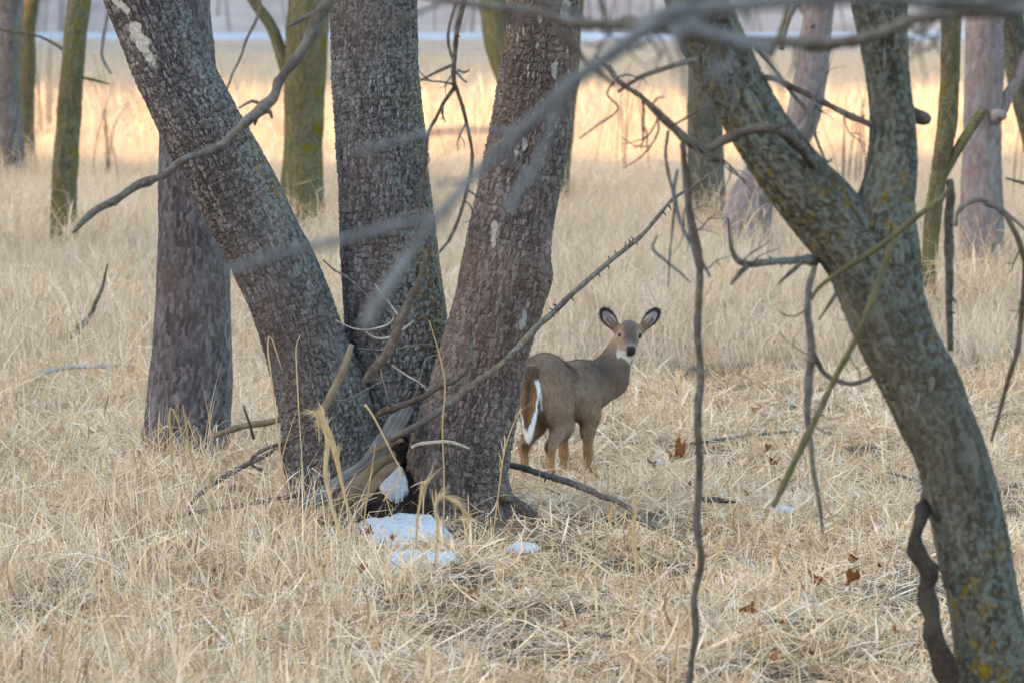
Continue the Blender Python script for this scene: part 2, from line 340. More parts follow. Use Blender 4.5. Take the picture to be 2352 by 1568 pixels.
E = stem('stem', pts_px(LE, 36.0), rad_px(WE, 36), 250, 760, bark(0.0155, 0.046, 0.019, 0.26, 11, moss_dir(1, 0.32, 0.6), pale_E, 0.012, flare=root_flare(0.22, 0.11, 5, 0.3)), M['bark_flaky'], main)
LF = [(905, 1230), (912, 1130), (917, 1000), (915, 860), (911, 760), (897, 600), (885, 450), (872, 300), (862, 150), (856, 0), (852, -120), (850, -260)]
WF = [330, 290, 262, 248, 240, 225, 215, 208, 203, 199, 196, 190]
Fs = stem('stem', pts_px(LF, 36.38), rad_px(WF, 36.38), 250, 760, bark(0.015, 0.042, 0.019, 0.28, 23, moss_dir(0.8, 0.55, 0.55), None, 0.012, flare=root_flare(0.3, 0.11, 6, 1.0)), M['bark_flaky'], main)
LG = [(1070, 1262), (1062, 1190), (1050, 1100), (1058, 1030), (1085, 930), (1115, 800), (1145, 690), (1163, 590), (1186, 480), (1214, 330), (1237, 170), (1250, 30), (1262, -120), (1280, -260)]
WG = [262, 236, 228, 226, 214, 204, 204, 197, 188, 186, 176, 166, 160, 155]
bump_c = P(1243, 640, 35.8)
def flare_G(A, S, pos):
    d = np.exp(-(((pos - bump_c) / np.array([0.16, 0.22, 0.13])) ** 2).sum(1))
    return 0.045 * d + root_flare(0.2, 0.10, 5, 2.2)(A, S, pos)
Gs = stem('stem', pts_px(LG, 35.85), rad_px(WG, 35.85), 250, 760, bark(0.0165, 0.048, 0.019, 0.27, 37, moss_dir(-0.6, 0.22, 0.25), pale_G, 0.012, flare=flare_G), M['bark_pink'], main)
# loose bark flakes lifting off the two outer stems, one curled plate each
flV = []
for i in range(5):
    for j in range(3):
        a, c = (i / 4 - 0.5), (j / 2 - 0.5)
        w = 1 - 0.55 * (2 * a) ** 2 * (0.7 + 0.3 * (j != 1))
        flV.append((c * 0.9 * w, -0.30 - 0.9 * (0.5 - a) ** 2 + 0.9 * c * c, a * 2.0))
flF = [(i * 3 + j, i * 3 + j + 1, (i + 1) * 3 + j + 1, (i + 1) * 3 + j) for i in range(4) for j in range(2)]
fl0 = None
rg = np.random.default_rng(5)
for k in range(64):
    on_E = k < 20
    L, W, Y0, par = (LE, WE, 36.0, E) if on_E else (LG, WG, 35.85, Gs)
    t = rg.uniform(0.30, 0.74) if on_E else rg.uniform(0.28, 0.82)
    d = catmull(np.c_[pts_px(L, Y0), rad_px(W, Y0)], 400)[int(t * 399)]
    a = rg.uniform(-1.15, -0.1) if on_E else rg.uniform(-0.9, 1.3)
    if fl0 is None:
        o = fl0 = mesh_obj('bark_flake', np.array(flV), np.array(flF), M['pale_wood'], None, True)
    else:
        o = fl0.copy(); COL.objects.link(o)
    o.parent = par; o.matrix_parent_inverse = main.matrix_world.inverted() @ main.matrix_world
    r = d[3] + 0.004
    wpos = Vector((d[0] + math.sin(a) * r, d[1] - math.cos(a) * r, d[2]))
    o.matrix_parent_inverse = main.matrix_world.inverted()
    sc = rg.uniform(0.012, 0.030)
    o.location = wpos; o.rotation_euler = (rg.uniform(-0.15, 0.1), (-0.42 if on_E else 0.2) + rg.uniform(-0.2, 0.2), a)
    o.scale = (sc * 0.8, sc * 0.7, sc * rg.uniform(0.9, 2.2))
    o.data = fl0.data

# ------------------------------------------------------------------ other trees
def tree(name, label, base_y, L, W, mat, kind='plain', moss=None, seed=1, segs=70, rings=170, depth=0.012, cell=(0.03, 0.09), forks=(), group=None, lump=0.018):
    """trunk from photo outline points (x, y) with widths; stands where its base meets the ground"""
    g = G(L[0][0], base_y); Y = g[1]
    t = empty(name, tuple(g), label, 'tree', group)
    pts = [P(x, y, Y) for x, y in L]; pts[0][2] = g[2] - 0.12
    rr = rad_px(W, Y)
    stem('trunk', pts, rr, segs, rings, bark(cell[0], cell[1], depth, float(np.mean(rr)), seed, moss, None, lump, 0.5, root_flare(0.25, 0.18 * rr[0], 5, seed)), mat, t)
    for n, (fl, fw) in enumerate(forks):
        stem('limb', [P(x, y, Y + (q[0] if q else 0)) for x, y, *q in fl], rad_px(fw, Y), 28, 60, bark(cell[0], cell[1], depth * 0.7, max(0.03, px(np.mean(fw), Y) / 2), seed + n + 1, moss, None, 0.008, 0.5), mat, t)
    return t
mR = moss_dir(0.9, 0.62, 0.35)
tree('tree', 'straight grey trunk half hidden behind the leaning stem of the triple tree', 1062, [(430, 1070), (432, 1000), (438, 880), (443, 700), (443, 500), (440, 300), (428, 100), (424, 0), (420, -150), (415, -400)],
     [215, 196, 186, 170, 162, 150, 128, 122, 118, 105], M['bark_grey'], seed=51, segs=170, rings=380, depth=0.011, cell=(0.022, 0.06), moss=moss_dir(1, 0.2, 0.45))
tree('tree', 'slim moss yellowed tree trunk standing alone in tall grass', 585, [(146, 600), (147, 450), (157, 300), (165, 180), (176, 60), (184, 0), (195, -120), (210, -300)], [66, 62, 58, 56, 55, 54, 50, 44], M['bark_moss'], moss=mR, seed=61,
     forks=[([(150, 118), (120, 98), (82, 82), (30, 74), (-30, 62)], [9, 8, 8, 7, 6]), ([(172, 175, -.1), (215, 184), (252, 194)], [8, 6, 3]), ([(180, 20, -.1), (205, -15), (240, -60)], [16, 13, 10])])
tree('tree', 'broad mossy trunk between the leaning and the middle stem', 556, [(690, 570), (692, 450), (697, 300), (705, 120), (708, 0), (712, -120), (716, -300)], [112, 98, 92, 98, 96, 92, 84], M['bark_moss'], moss=mR, seed=67,
     forks=[([(668, 190), (648, 130), (622, 60), (585, 8), (555, -40)], [36, 30, 27, 24, 20])])
tree('tree', 'dark brown trunk rising out of tall straw beside the slim mossy one', 430, [(18, 442), (18, 300), (18, 180), (18, 60), (20, -100), (22, -260)], [78, 72, 70, 72, 70, 64], M['bark_grey'], moss=moss_dir(1, 0.4, 0.4), seed=71)
tree('tree', 'narrow brown trunk touching the dark brown one', 410, [(62, 420), (62, 300), (64, 160), (68, 40), (80, -60), (92, -200)], [42, 36, 34, 36, 34, 30], M['bark_moss'], moss=moss_dir(1, 0.2, 0.3), seed=73)
t = tree('tree', 'forked greenish trunk mostly hidden behind the right stem', 485, [(1266, 500), (1270, 420), (1284, 330), (1298, 200), (1308, 80), (1318, -40), (1330, -200)], [84, 72, 60, 56, 54, 52, 46], M['bark_moss'], moss=moss_dir(0, 0.35, 0.2), seed=79,
     forks=[([(1262, 440), (1225, 330), (1178, 200), (1146, 100), (1132, 0), (1122, -120), (1115, -240)], [70, 66, 64, 66, 64, 60, 54])])
tree('tree', 'green grey trunk behind the lichened limb, left of the mauve one', 545, [(1622, 560), (1622, 430), (1620, 300), (1618, 180), (1622, 60), (1630, -80), (1640, -220)], [92, 84, 82, 80, 76, 72, 66], M['bark_lichen'], moss=moss_dir(0, 0.5, 0.2), seed=83)
tree('tree', 'curved mauve grey trunk with a wide foot behind the lichened limb', 596, [(1706, 610), (1714, 530), (1735, 440), (1782, 360), (1836, 290), (1862, 170), (1876, 60), (1884, 0), (1894, -120), (1904, -260)], [150, 122, 100, 88, 82, 76, 72, 68, 64, 58], M['bark_mauve'], seed=89,
     forks=[([(1795, 110, -.3), (1805, 60), (1830, 0), (1840, -60)], [16, 15, 13, 12]), ([(1868, 60, -.2), (1840, 20), (1825, -40)], [13, 11, 9])])
tree('tree', 'slender yellow green trunk rising beside the big grey trunk', 735, [(2128, 722), (2133, 640), (2142, 500), (2160, 380), (2176, 280), (2182, 180), (2184, 80), (2186, 0), (2190, -140), (2196, -300)], [44, 36, 34, 40, 46, 42, 42, 42, 40, 36], M['bark_moss'], moss=moss_dir(-0.8, 0.55, 0.4), seed=97,
     forks=[([(2150, 440), (2178, 385), (2205, 335), (2240, 280), (2262, 250)], [18, 20, 24, 24, 22])])
tree('tree', 'thick smooth grey trunk with a knob on its side', 645, [(2256, 655), (2256, 540), (2255, 420), (2256, 300), (2260, 180), (2262, 80), (2264, 0), (2268, -120), (2274, -280)], [122, 104, 96, 92, 94, 90, 86, 82, 76], M['bark_mauve'], seed=101, moss=moss_dir(1, 0.3, 0.2),
     forks=[([(2285, 262), (2302, 250), (2318, 215), (2338, 180), (2360, 120)], [34, 30, 24, 22, 20]), ([(2286, 268, -.25), (2300, 266, -.3), (2306, 276, -.3)], [36, 26, 14])])
tree('tree', 'dark green mossy trunk leaning out of the top corner beside the grey trunk', 640, [(2440, 655), (2425, 520), (2395, 360), (2358, 210), (2332, 100), (2312, 0), (2296, -120), (2280, -260)], [90, 84, 78, 72, 68, 66, 62, 56], M['bark_lichen'], moss=moss_dir(-1, 0.6, 0.3), seed=103)

# saplings and weed tangles behind, each a thin stem with arching twigs
def sapling(x, y, h, n, label, seed, mat='twig', spread=70, wpx=5):
    g = G(x, y); Y = g[1]; r = np.random.default_rng(seed); t = empty('sapling', tuple(g), label, 'sapling', 'saplings in the dry field')
    for k in range(n):
        dx = r.normal(0, spread); x0 = x + r.normal(0, 22); hh = h * r.uniform(.55, 1.0); c = r.normal(0, .25)
        L = [P(x0, y + 6, Y), P(x0 + dx * .12, y - hh * .35, Y + r.normal(0, .2)), P(x0 + dx * .45, y - hh * .72, Y + r.normal(0, .3)), P(x0 + dx * (.9 + c), y - hh * (1 - abs(c) * .3), Y + r.normal(0, .3))]
        w = px(wpx * .62, Y) / 2 * r.uniform(.6, 1.2); V, F, ex = tube(L, [w, w * .9, w * .7, w * .35], 6, 18, lambda A, S, RR, pos: (RR * 0, np.tile([.45, .2, 0, 1], (len(A), 1))))
        under(mesh_obj('twig', V, F, M[mat], None, True, {'mask': ('FLOAT_COLOR', ex)}), t)
sapling(1945, 450, 300, 9, 'arching thicket of thin twigs in the fork of the lichened tree', 1, 'twig', 60, 5)
sapling(1985, 470, 250, 7, 'wispy grey sapling behind the upright lichened limb', 2, 'twig', 45, 4)
sapling(1420, 420, 330, 6, 'thin brown sapling right of the right stem', 3, 'dead_wood_brown', 60, 5)
sapling(250, 430, 330, 7, 'faint twiggy sapling beside the leaning stem', 4, 'twig', 50, 5)
sapling(1790, 540, 180, 8, 'weedy brown tangle at the foot of the mauve trunk', 5, 'dead_wood_brown', 60, 6)
sapling(2330, 470, 300, 6, 'thin sapling right of the thick grey trunk', 6, 'twig', 50, 5)
sapling(110, 330, 300, 6, 'pale grey twiggy sapling between brown and slim mossy trunks', 7, 'twig', 40, 6)
sapling(1060, 400, 240, 5, 'low brown sapling between middle and right stem', 8, 'dead_wood_brown', 45, 4)
# lichened forked tree in front at the right
gL = G(2330, 1790); YL = gL[1]
lich = empty('lichened_forked_tree', tuple(gL), 'leaning forked tree with grey green lichen and yellow moss on rough bark', 'tree')
mL = moss_dir(0.25, 0.55, 0.15, 0.9)
LL = [(2330, 1800), (2318, 1700), (2284, 1534), (2259, 1384), (2235, 1259), (2213, 1149), (2182, 1033), (2146, 956), (2107, 865), (2066, 788), (2032, 700), (1990, 600), (1950, 540), (1900, 480)]
WL = [250, 205, 184, 172, 174, 170, 163, 168, 176, 172, 180, 182, 172, 150]
stem('trunk', [P(x, y, YL) for x, y in LL], rad_px(WL, YL), 190, 420, bark(0.026, 0.115, 0.013, 0.17, 131, mL, None, 0.010, 0.75), M['bark_lichen'], lich)
l1 = stem('limb', [P(x, y, YL - d) for x, y, d in [(2020, 660, 0), (1960, 570, 0), (1890, 482, .02), (1845, 432, .05), (1804, 381, .06), (1765, 329, .08), (1717, 256, .1), (1676, 176, .12), (1640, 100, .15), (1598, 0, .2), (1560, -110, .2), (1510, -260, .3)]],
     rad_px([165, 172, 166, 158, 150, 144, 144, 142, 136, 128, 116, 100], YL), 150, 300, bark(0.026, 0.115, 0.012, 0.14, 137, mL, None, 0.010, 0.75), M['bark_lichen'], lich)
stem('limb', [P(x, y, YL + d) for x, y, d in [(2036, 700, 0), (2032, 610, 0), (2030, 540, 0), (2036, 460, .02), (2046, 400, .03), (2051, 293, .05), (2041, 183, .08), (2030, 92, .1), (2018, 0, .12), (2006, -110, .15), (1990, -260, .2)]],
     rad_px([170, 168, 150, 134, 122, 112, 107, 114, 128, 124, 112], YL), 130, 280, bark(0.025, 0.11, 0.012, 0.125, 139, mL, None, 0.010, 0.75), M['bark_lichen'], lich)
tw = moss_dir(0.2, 0.45, 0.1)
def branch(name, L, W, Y, mat, parent=None, label=None, cat='branch', group=None, seed=1, segs=12, rings=None, rough=0.2, kink=0.0, spur=True):
    """a branch or twig along photo points (x, y[, extra depth]) with widths in photo pixels"""
    pts = np.array([P(x, y, Y + (q[0] if q else 0)) for x, y, *q in L]); rr = np.array([px(w, Y) / 2 for w in (W if len(W) == len(L) else np.interp(np.linspace(0, 1, len(L)), np.linspace(0, 1, len(W)), W))])
    n = rings or int(np.clip(np.linalg.norm(np.diff(pts, axis=0), axis=1).sum() / max(rr.mean() * 0.9, 0.004), 24, 260))
    def dp(A, S, RR, pos):
        ex = np.zeros((len(A), 4)); ex[:, 0] = 0.5 + 0.3 * vnoise(pos, 12, seed); ex[:, 1] = np.clip(tw(A, S, pos), 0, 1); ex[:, 3] = 1
        knot = np.clip(vnoise(np.c_[S, S * 0, S * 0], 0.16 / rr.mean(), seed + 2) - 0.35, 0, 1)
        return RR * (rough * vnoise(pos, 0.5 / rr.mean(), seed) + 0.35 * knot), ex
    d = catmull(np.c_[pts, rr], n)
    d[:, :3] += (kink + 0.5 * rr.mean()) * np.c_[vnoise(d[:, :3], 6, seed + 4), 0 * d[:, 0], vnoise(d[:, :3], 6, seed + 5)] * sstep(0, 0.08, np.linspace(0, 1, n))[:, None]
    V, F, ex = tube(d[:, :3], d[:, 3], segs, n, dp)
    if spur and n > 40:                                   # buds and broken spurs along the wood
        rs = np.random.default_rng(seed)
        for _ in range(int(rs.integers(2, 6)) + n // 50):
            i = int(rs.uniform(.08, .95) * n); c, r_ = d[i, :3], d[i, 3]; tdir = d[min(i + 1, n - 1), :3] - d[i - 1, :3]; tdir /= np.linalg.norm(tdir)
            a = rs.uniform(0, 6.28); nr = np.cross(tdir, [math.cos(a), .3, math.sin(a)]); nr /= np.linalg.norm(nr); L_ = r_ * rs.uniform(1.4, 2.8)
            v2, f2, e2 = tube([c, c + nr * L_ * .5 + tdir * L_ * .2, c + nr * L_ + tdir * L_ * rs.uniform(.1, .8)], [r_ * .55, r_ * .38, r_ * .22], 6, 6)
            F = np.vstack([F, f2 + len(V)]); V = np.vstack([V, v2]); ex = np.vstack([ex, np.tile([.4, .3, 0, 1], (len(v2), 1))])
    o = mesh_obj(name, V, F, mat, None, True, {'mask': ('FLOAT_COLOR', ex)})
    if parent: under(o, parent)
    if label: tag(o, label, cat, group)
    return o
YH = YL - 0.9
# side branches of the lichened tree
for i, (L, W, Y, m) in enumerate([
    ([(1868, 600, .7), (1830, 598, .3), (1770, 602), (1718, 607), (1690, 596), (1678, 560), (1672, 500)], [26, 18, 16, 15, 13, 11, 6], YH + .2, 'twig'),
    ([(1722, 607), (1700, 625), (1676, 654)], [13, 12, 7], YH + .2, 'twig'),
    ([(1842, 603), (1815, 628), (1786, 654)], [11, 9, 4], YH + .2, 'twig_dark'),
    ([(1872, 610), (1858, 660), (1857, 720), (1864, 800), (1860, 880), (1854, 960), (1864, 1040), (1876, 1120), (1886, 1195), (1890, 1225)], [14, 15, 16, 20, 18, 15, 13, 11, 8, 4], YH, 'twig'),
    ([(1866, 805), (1888, 850), (1920, 872), (1958, 880), (1990, 872), (2006, 862)], [14, 12, 11, 11, 10, 8], YH, 'twig_dark'),
    ([(2056, 545, .3), (2030, 615, .1), (2002, 690), (1970, 770), (1930, 850), (1882, 945), (1836, 1035), (1796, 1120), (1774, 1165)], [16, 16, 15, 14, 14, 14, 15, 15, 11], YH - .3, 'bark_moss'),
    ([(2185, 430), (2150, 465), (2100, 500), (2040, 550), (1985, 590), (1930, 625), (1880, 662), (1862, 690)], [12, 14, 14, 15, 14, 12, 9, 5], YH - .3, 'bark_moss'),
    ([(1922, 672), (1905, 700), (1880, 735)], [9, 8, 4], YH + .3, 'twig_dark'),
    ([(2178, 412), (2184, 450), (2176, 520), (2178, 620), (2182, 720), (2186, 806)], [16, 20, 22, 20, 17, 14], YL + .5, 'twig_dark'),
    ([(2196, 520), (2200, 490), (2222, 470), (2250, 460), (2290, 474), (2325, 500), (2370, 540)], [9, 10, 11, 11, 9, 8, 6], YL - .2, 'twig'),
    ([(2262, 464), (2300, 485), (2330, 530), (2350, 590), (2352, 640), (2344, 740), (2335, 810), (2312, 890), (2292, 960), (2277, 1012)], [10, 11, 12, 12, 12, 12, 12, 11, 9, 6], YL - .2, 'twig_dark'),
    ([(1720, 215, .5), (1760, 178), (1830, 205), (1900, 240), (1960, 268), (2000, 285)], [22, 15, 14, 15, 15, 14], YL - .15, 'twig_dark'),
    ([(1735, 110), (1790, 175), (1820, 215), (1850, 250), (1868, 300), (1885, 345), (1898, 370), (1912, 366)], [9, 8, 9, 9, 8, 7, 6, 5], YL - .1, 'twig'),
    ([(2070, 255, .1), (2108, 266, .1), (2128, 272, .1), (2138, 276, .1)], [40, 36, 30, 16], YL + .05, 'twig_dark'),
]):
    branch('branch', L, W, Y, M[m], lich, seed=200 + i)
# dead branch lying across the limb with its tangle of twigs
db = empty('dead_branch', tuple(P(1820, 340, YL - .5)), 'dead dark branch hooked across the lichened limb with thin drooping twigs', 'branch')
for i, (L, W, m) in enumerate([
    ([(1876, 400, .75), (1845, 345, .35), (1803, 308, .1), (1760, 296), (1712, 302), (1660, 325), (1622, 344), (1580, 325), (1545, 292), (1512, 262), (1470, 222), (1425, 190), (1392, 150), (1368, 126)], [18, 22, 22, 20, 19, 20, 22, 23, 20, 17, 13, 11, 9, 6], 'twig_dark'),
    ([(1418, 212), (1450, 190), (1500, 165), (1560, 146), (1600, 140)], [7, 9, 11, 12, 12], 'twig_dark'),
    ([(1570, 330), (1572, 390), (1582, 470), (1592, 540), (1602, 600), (1612, 640)], [14, 15, 16, 15, 13, 10], 'twig_blue'),
    ([(1535, 300), (1528, 350), (1535, 400), (1548, 460), (1545, 520), (1538, 600), (1535, 660)], [8, 7, 7, 6, 6, 5, 3], 'twig'),
    ([(1556, 390), (1548, 440), (1560, 500), (1575, 540), (1605, 590), (1630, 636)], [7, 9, 9, 9, 8, 6], 'twig_blue'),
    ([(1510, 540), (1500, 570), (1530, 600), (1560, 625), (1585, 650)], [5, 7, 7, 6, 4], 'twig'),
    ([(1400, 150), (1415, 178), (1395, 215), (1420, 250), (1370, 290), (1330, 320)], [6, 6, 5, 5, 5, 4], 'twig'),
]):
    branch('twig' if i else 'branch', L, W, YL - .75 - 0.1 * (i > 1), M[m], db, seed=240 + i)
def twiglets(L, Y, n, parent, seed, mat, lo, hi, w=5, down=.6):
    """thin forking side twigs springing from a branch line"""
    r = np.random.default_rng(seed); c = catmull(np.array([(q[0], q[1], 0.0) for q in L], float), 60)
    for k in range(n):
        i = int(r.uniform(.1, .97) * 59); x, y = c[i, :2]; a = r.uniform(-2.6, 2.6) if r.uniform() > down else math.pi / 2 + r.normal(0, .55); ln = r.uniform(lo, hi); pts = [(x, y)]
        for q in range(4): a += r.normal(0, .38); x += math.cos(a) * ln / 4; y += math.sin(a) * ln / 4; pts.append((x, y, r.normal(0, .08)))
        ww = w * r.uniform(.7, 1.2); branch('twig', pts, [ww, ww * .9, ww * .75, ww * .6, ww * .3], Y, M[mat], parent, seed=seed + k, segs=6, rings=30, spur=False)
        b0 = pts[2]; a2 = a + r.choice([-1, 1]) * r.uniform(.5, 1.0); l2 = ln * r.uniform(.3, .5)
        branch('twig', [b0, (b0[0] + math.cos(a2) * l2 * .5, b0[1] + math.sin(a2) * l2 * .5), (b0[0] + math.cos(a2 + .3) * l2, b0[1] + math.sin(a2 + .3) * l2)], [ww * .6, ww * .5, ww * .25], Y, M[mat], parent, seed=seed + k + 50, segs=6, rings=24, spur=False)
twiglets([(1700, 302), (1622, 344), (1545, 292), (1470, 222), (1392, 150)], YL - .85, 9, db, 600, 'twig_dark', 60, 170, 6)
twiglets([(1570, 330), (1582, 470), (1612, 640)], YL - .9, 5, db, 640, 'twig', 60, 150, 5)
twiglets([(1770, 602), (1690, 596)], YH + .2, 3, lich, 660, 'twig', 40, 90, 5)
twiglets([(1858, 660), (1864, 800), (1864, 1040)], YH, 5, lich, 680, 'twig', 40, 110, 5)
twiglets([(2290, 474), (2350, 590), (2335, 810)], YL - .2, 4, lich, 700, 'twig_dark', 40, 110, 5)
twiglets([(1830, 205), (1960, 268)], YL - .15, 4, lich, 720, 'twig', 50, 130, 5)
twiglets([(2002, 690), (1882, 945)], YH - .3, 3, lich, 740, 'twig', 40, 90, 4)
branch('vine', [(1566, 330), (1580, 430), (1598, 540), (1606, 640), (1604, 760), (1608, 860), (1602, 960), (1606, 1060), (1604, 1180), (1608, 1280), (1598, 1360), (1602, 1450), (1592, 1520), (1586, 1600), (1584, 1680)], [11, 13, 15, 16, 17, 17, 17, 17, 17, 16, 15, 15, 14, 12, 11], YL - .9, M['twig_dark'], None,
       'long thin vine hanging straight down past the deer to the grass', 'vine', seed=263, kink=0.01)
branch('vine', [(2128, 1120, .25), (2133, 1165, .1), (2116, 1200), (2106, 1250), (2110, 1300), (2128, 1330), (2124, 1370), (2134, 1430), (2152, 1480), (2166, 1530), (2176, 1590), (2188, 1690)], [18, 30, 38, 40, 38, 44, 46, 40, 42, 42, 44, 46], YL - .18, M['vine'], None,
       'thick dark twisted vine climbing the foot of the lichened tree', 'vine', seed=271, segs=24, rough=0.55, kink=0.02, spur=False)

# out of focus branches reaching in from a tree beside the camera
YO = 12.5
ov = empty('overhanging_tree', (2.35, YO + .4, float(gz(2.35, YO + .4))), 'blurred grey lichened branches reaching in across the top from an unseen trunk', 'tree')
stem('trunk', [np.array((2.35, YO + .4, -0.1)), np.array((2.3, YO + .4, 1.2)), np.array((2.2, YO + .4, 2.6)), np.array((2.1, YO + .4, 4.0)), np.array((2.0, YO + .4, 6.0))], [0.26, 0.2, 0.18, 0.16, 0.12], 60, 120, bark(0.03, 0.09, 0.012, 0.18, 301, mL, None, 0.01, 0.6), M['bark_lichen'], ov)
for i, (L, W, dy, m) in enumerate([
    ([(3370, -260, .4), (2900, -90, .2), (2500, 5), (2352, 22), (2250, 28), (2120, 45), (2020, 80), (1900, 100), (1780, 100), (1680, 92), (1590, 76), (1500, 52), (1400, 52), (1300, 48), (1220, 30), (1120, 16), (1030, 2), (940, -20)], [70, 60, 52, 48, 44, 36, 34, 36, 36, 34, 36, 40, 34, 30, 26, 24, 20, 14], 2.6, 'twig'),
    ([(3375, -300, .4), (2800, -160, .2), (2352, -18), (2150, -12), (1950, -6), (1800, 8), (1640, 20), (1540, 30), (1470, 70), (1400, 125), (1310, 192), (1240, 262), (1180, 318), (1110, 385), (1050, 448), (1000, 500), (955, 560), (905, 640), (860, 705), (835, 760)], [80, 72, 64, 58, 54, 52, 48, 54, 50, 46, 42, 38, 34, 30, 27, 26, 32, 40, 46, 30], -1.2, 'twig_blue'),
    ([(1050, 450), (1005, 492), (930, 508), (850, 532), (760, 556), (690, 572), (610, 592), (520, 622)], [26, 26, 26, 28, 26, 25, 24, 20], -1.5, 'twig_blue'),
    ([(1215, 285), (1170, 300), (1120, 300), (1060, 300), (1000, 304), (940, 315), (880, 332), (815, 352)], [16, 15, 15, 16, 18, 22, 24, 22], 1.0, 'twig_blue'),
    ([(1300, 205), (1268, 300), (1235, 380), (1190, 440), (1168, 490)], [18, 18, 20, 24, 26], -2.5, 'twig_blue'),
    ([(1545, 60), (1560, 120), (1568, 180), (1572, 230)], [30, 24, 18, 12], -.5, 'twig_blue'),
    ([(2010, 82), (1960, 100), (1900, 92), (1860, 96)], [24, 22, 20, 16], 3.5, 'twig_dark'),
    ([(1290, 50), (1230, -10), (1200, -40)], [16, 16, 15], 2.4, 'twig'),
    ([(1560, 70), (1620, 40), (1690, 10), (1760, -30)], [40, 36, 34, 30], .6, 'twig_blue'),
    ([(1470, 40), (1540, 52), (1620, 78), (1700, 98), (1776, 120)], [52, 54, 52, 46, 30], -.4, 'twig_blue'),
    ([(2480, 30), (2370, 20), (2240, 14), (2120, 8), (2000, -14)], [54, 52, 48, 44, 36], .4, 'twig_blue'),
    ([(1270, 62), (1300, 90), (1342, 138), (1380, 170), (1420, 200)], [22, 20, 18, 16, 12], 4.0, 'twig_dark'),
    ([(1370, -30), (1385, 20), (1402, 68)], [18, 17, 15], 3.0, 'twig_dark'),
    ([(1330, 62), (1400, 58), (1480, 58), (1560, 68), (1640, 96), (1720, 102)], [20, 24, 26, 26, 24, 18], 4.5, 'twig_dark'),
    ([(1812, 14), (1800, 55), (1784, 98), (1770, 130)], [16, 17, 16, 10], 5.0, 'bark_moss'),
    ([(1700, -20), (1712, 20), (1722, 60)], [22, 20, 14], 1.0, 'twig_blue'),
    ([(1960, 96), (1900, 108), (1860, 112), (1840, 104)], [20, 22, 20, 10], 5.0, 'twig_dark'),
    ([(1010, 10), (960, 30), (900, 60), (860, 85)], [12, 11, 9, 5], 3.0, 'twig'),
]):
    branch('branch', L, [w * .78 for w in W], YO + dy, M[m], ov, seed=310 + i, segs=14)
for i, (L, Y, n, m, w) in enumerate([([(1300, 48), (1120, 16), (960, -15)], YO + 2.6, 4, 'twig', 9), ([(1900, 100), (1680, 92), (1500, 52), (1300, 48)], YO + 3.4, 8, 'twig', 10), ([(2352, 22), (2120, 45), (1900, 100)], YO + 3.4, 6, 'twig', 10), ([(1310, 192), (1110, 385), (955, 560)], YO - .8, 5, 'twig_blue', 11), ([(1540, 52), (1776, 120)], YO + .5, 4, 'twig_blue', 11)]):
    twiglets(L, Y, n, ov, 800 + 60 * i, m, 70, 190, w, .5)
hb = empty('hanging_branch', tuple(P(1045, 40, 27)), 'thin dark forked twig dangling between the middle and right stem', 'twig')
for i, (L, W) in enumerate([
    ([(1085, -60), (1062, 20), (1050, 70), (1046, 120), (1044, 170), (1046, 200)], [13, 12, 12, 11, 11, 12]),
    ([(1046, 198), (1020, 235), (1000, 275), (982, 310), (975, 380), (968, 450), (955, 540), (945, 600)], [11, 9, 8, 8, 8, 7, 6, 4]),
    ([(1046, 198), (1062, 245), (1074, 300), (1086, 360), (1078, 420), (1062, 480), (1035, 545), (1008, 580)], [10, 9, 8, 8, 8, 8, 8, 5]),
    ([(1044, 148), (1010, 162), (962, 188)], [8, 7, 4]), ([(1050, 160), (1066, 166), (1080, 160)], [6, 5, 3]), ([(1048, 165), (1062, 182), (1074, 190)], [6, 5, 3]),
    ([(1046, 10), (1032, 60), (1030, 100), (1040, 140)], [6, 7, 7, 6]),
]):
    branch('twig', L, W, 27.0, M['twig_dark'], hb, seed=330 + i)
twiglets([(1046, 60), (1044, 170), (1020, 235), (975, 380)], 27.0, 4, hb, 1400, 'twig_dark', 40, 100, 6)
twiglets([(1062, 245), (1086, 360), (1062, 480)], 27.0, 3, hb, 1440, 'twig_dark', 40, 100, 6)
branch('twig', [(988, 560), (975, 620), (940, 700), (915, 745), (885, 815), (850, 862), (838, 880)], [10, 13, 20, 24, 22, 18, 10], 29.5, M['twig_dark'], None, 'short thick brown twig hanging before the fork of the triple tree', 'twig', seed=341)
lb = empty('slanting_branch', tuple(P(640, 190, 28)), 'long dark bare branch slanting down across the leaning stem', 'branch')
twiglets([(690, 110), (592, 268), (400, 388)], 28.0, 4, lb, 1300, 'twig', 40, 90, 6)
for i, (L, W) in enumerate([
    ([(800, -110), (752, 0), (722, 55), (690, 110), (655, 170), (622, 228), (592, 268), (545, 300), (480, 340), (400, 388), (330, 426), (270, 456), (225, 486), (196, 515), (172, 542)], [36, 32, 29, 27, 25, 26, 28, 20, 18, 17, 17, 18, 17, 15, 8]),
    ([(752, 12), (720, 34), (690, 52), (660, 66)], [16, 14, 11, 5]), ([(598, 262), (618, 262), (622, 278)], [14, 11, 5]), ([(600, 240), (575, 232), (545, 248)], [8, 7, 4]),
    ([(362, 412), (338, 428), (316, 432)], [8, 7, 4]),
]):
    branch('twig' if i else 'branch', L, W, 28.0, M['twig'], lb, seed=350 + i, segs=16, rough=0.3, kink=0.015)

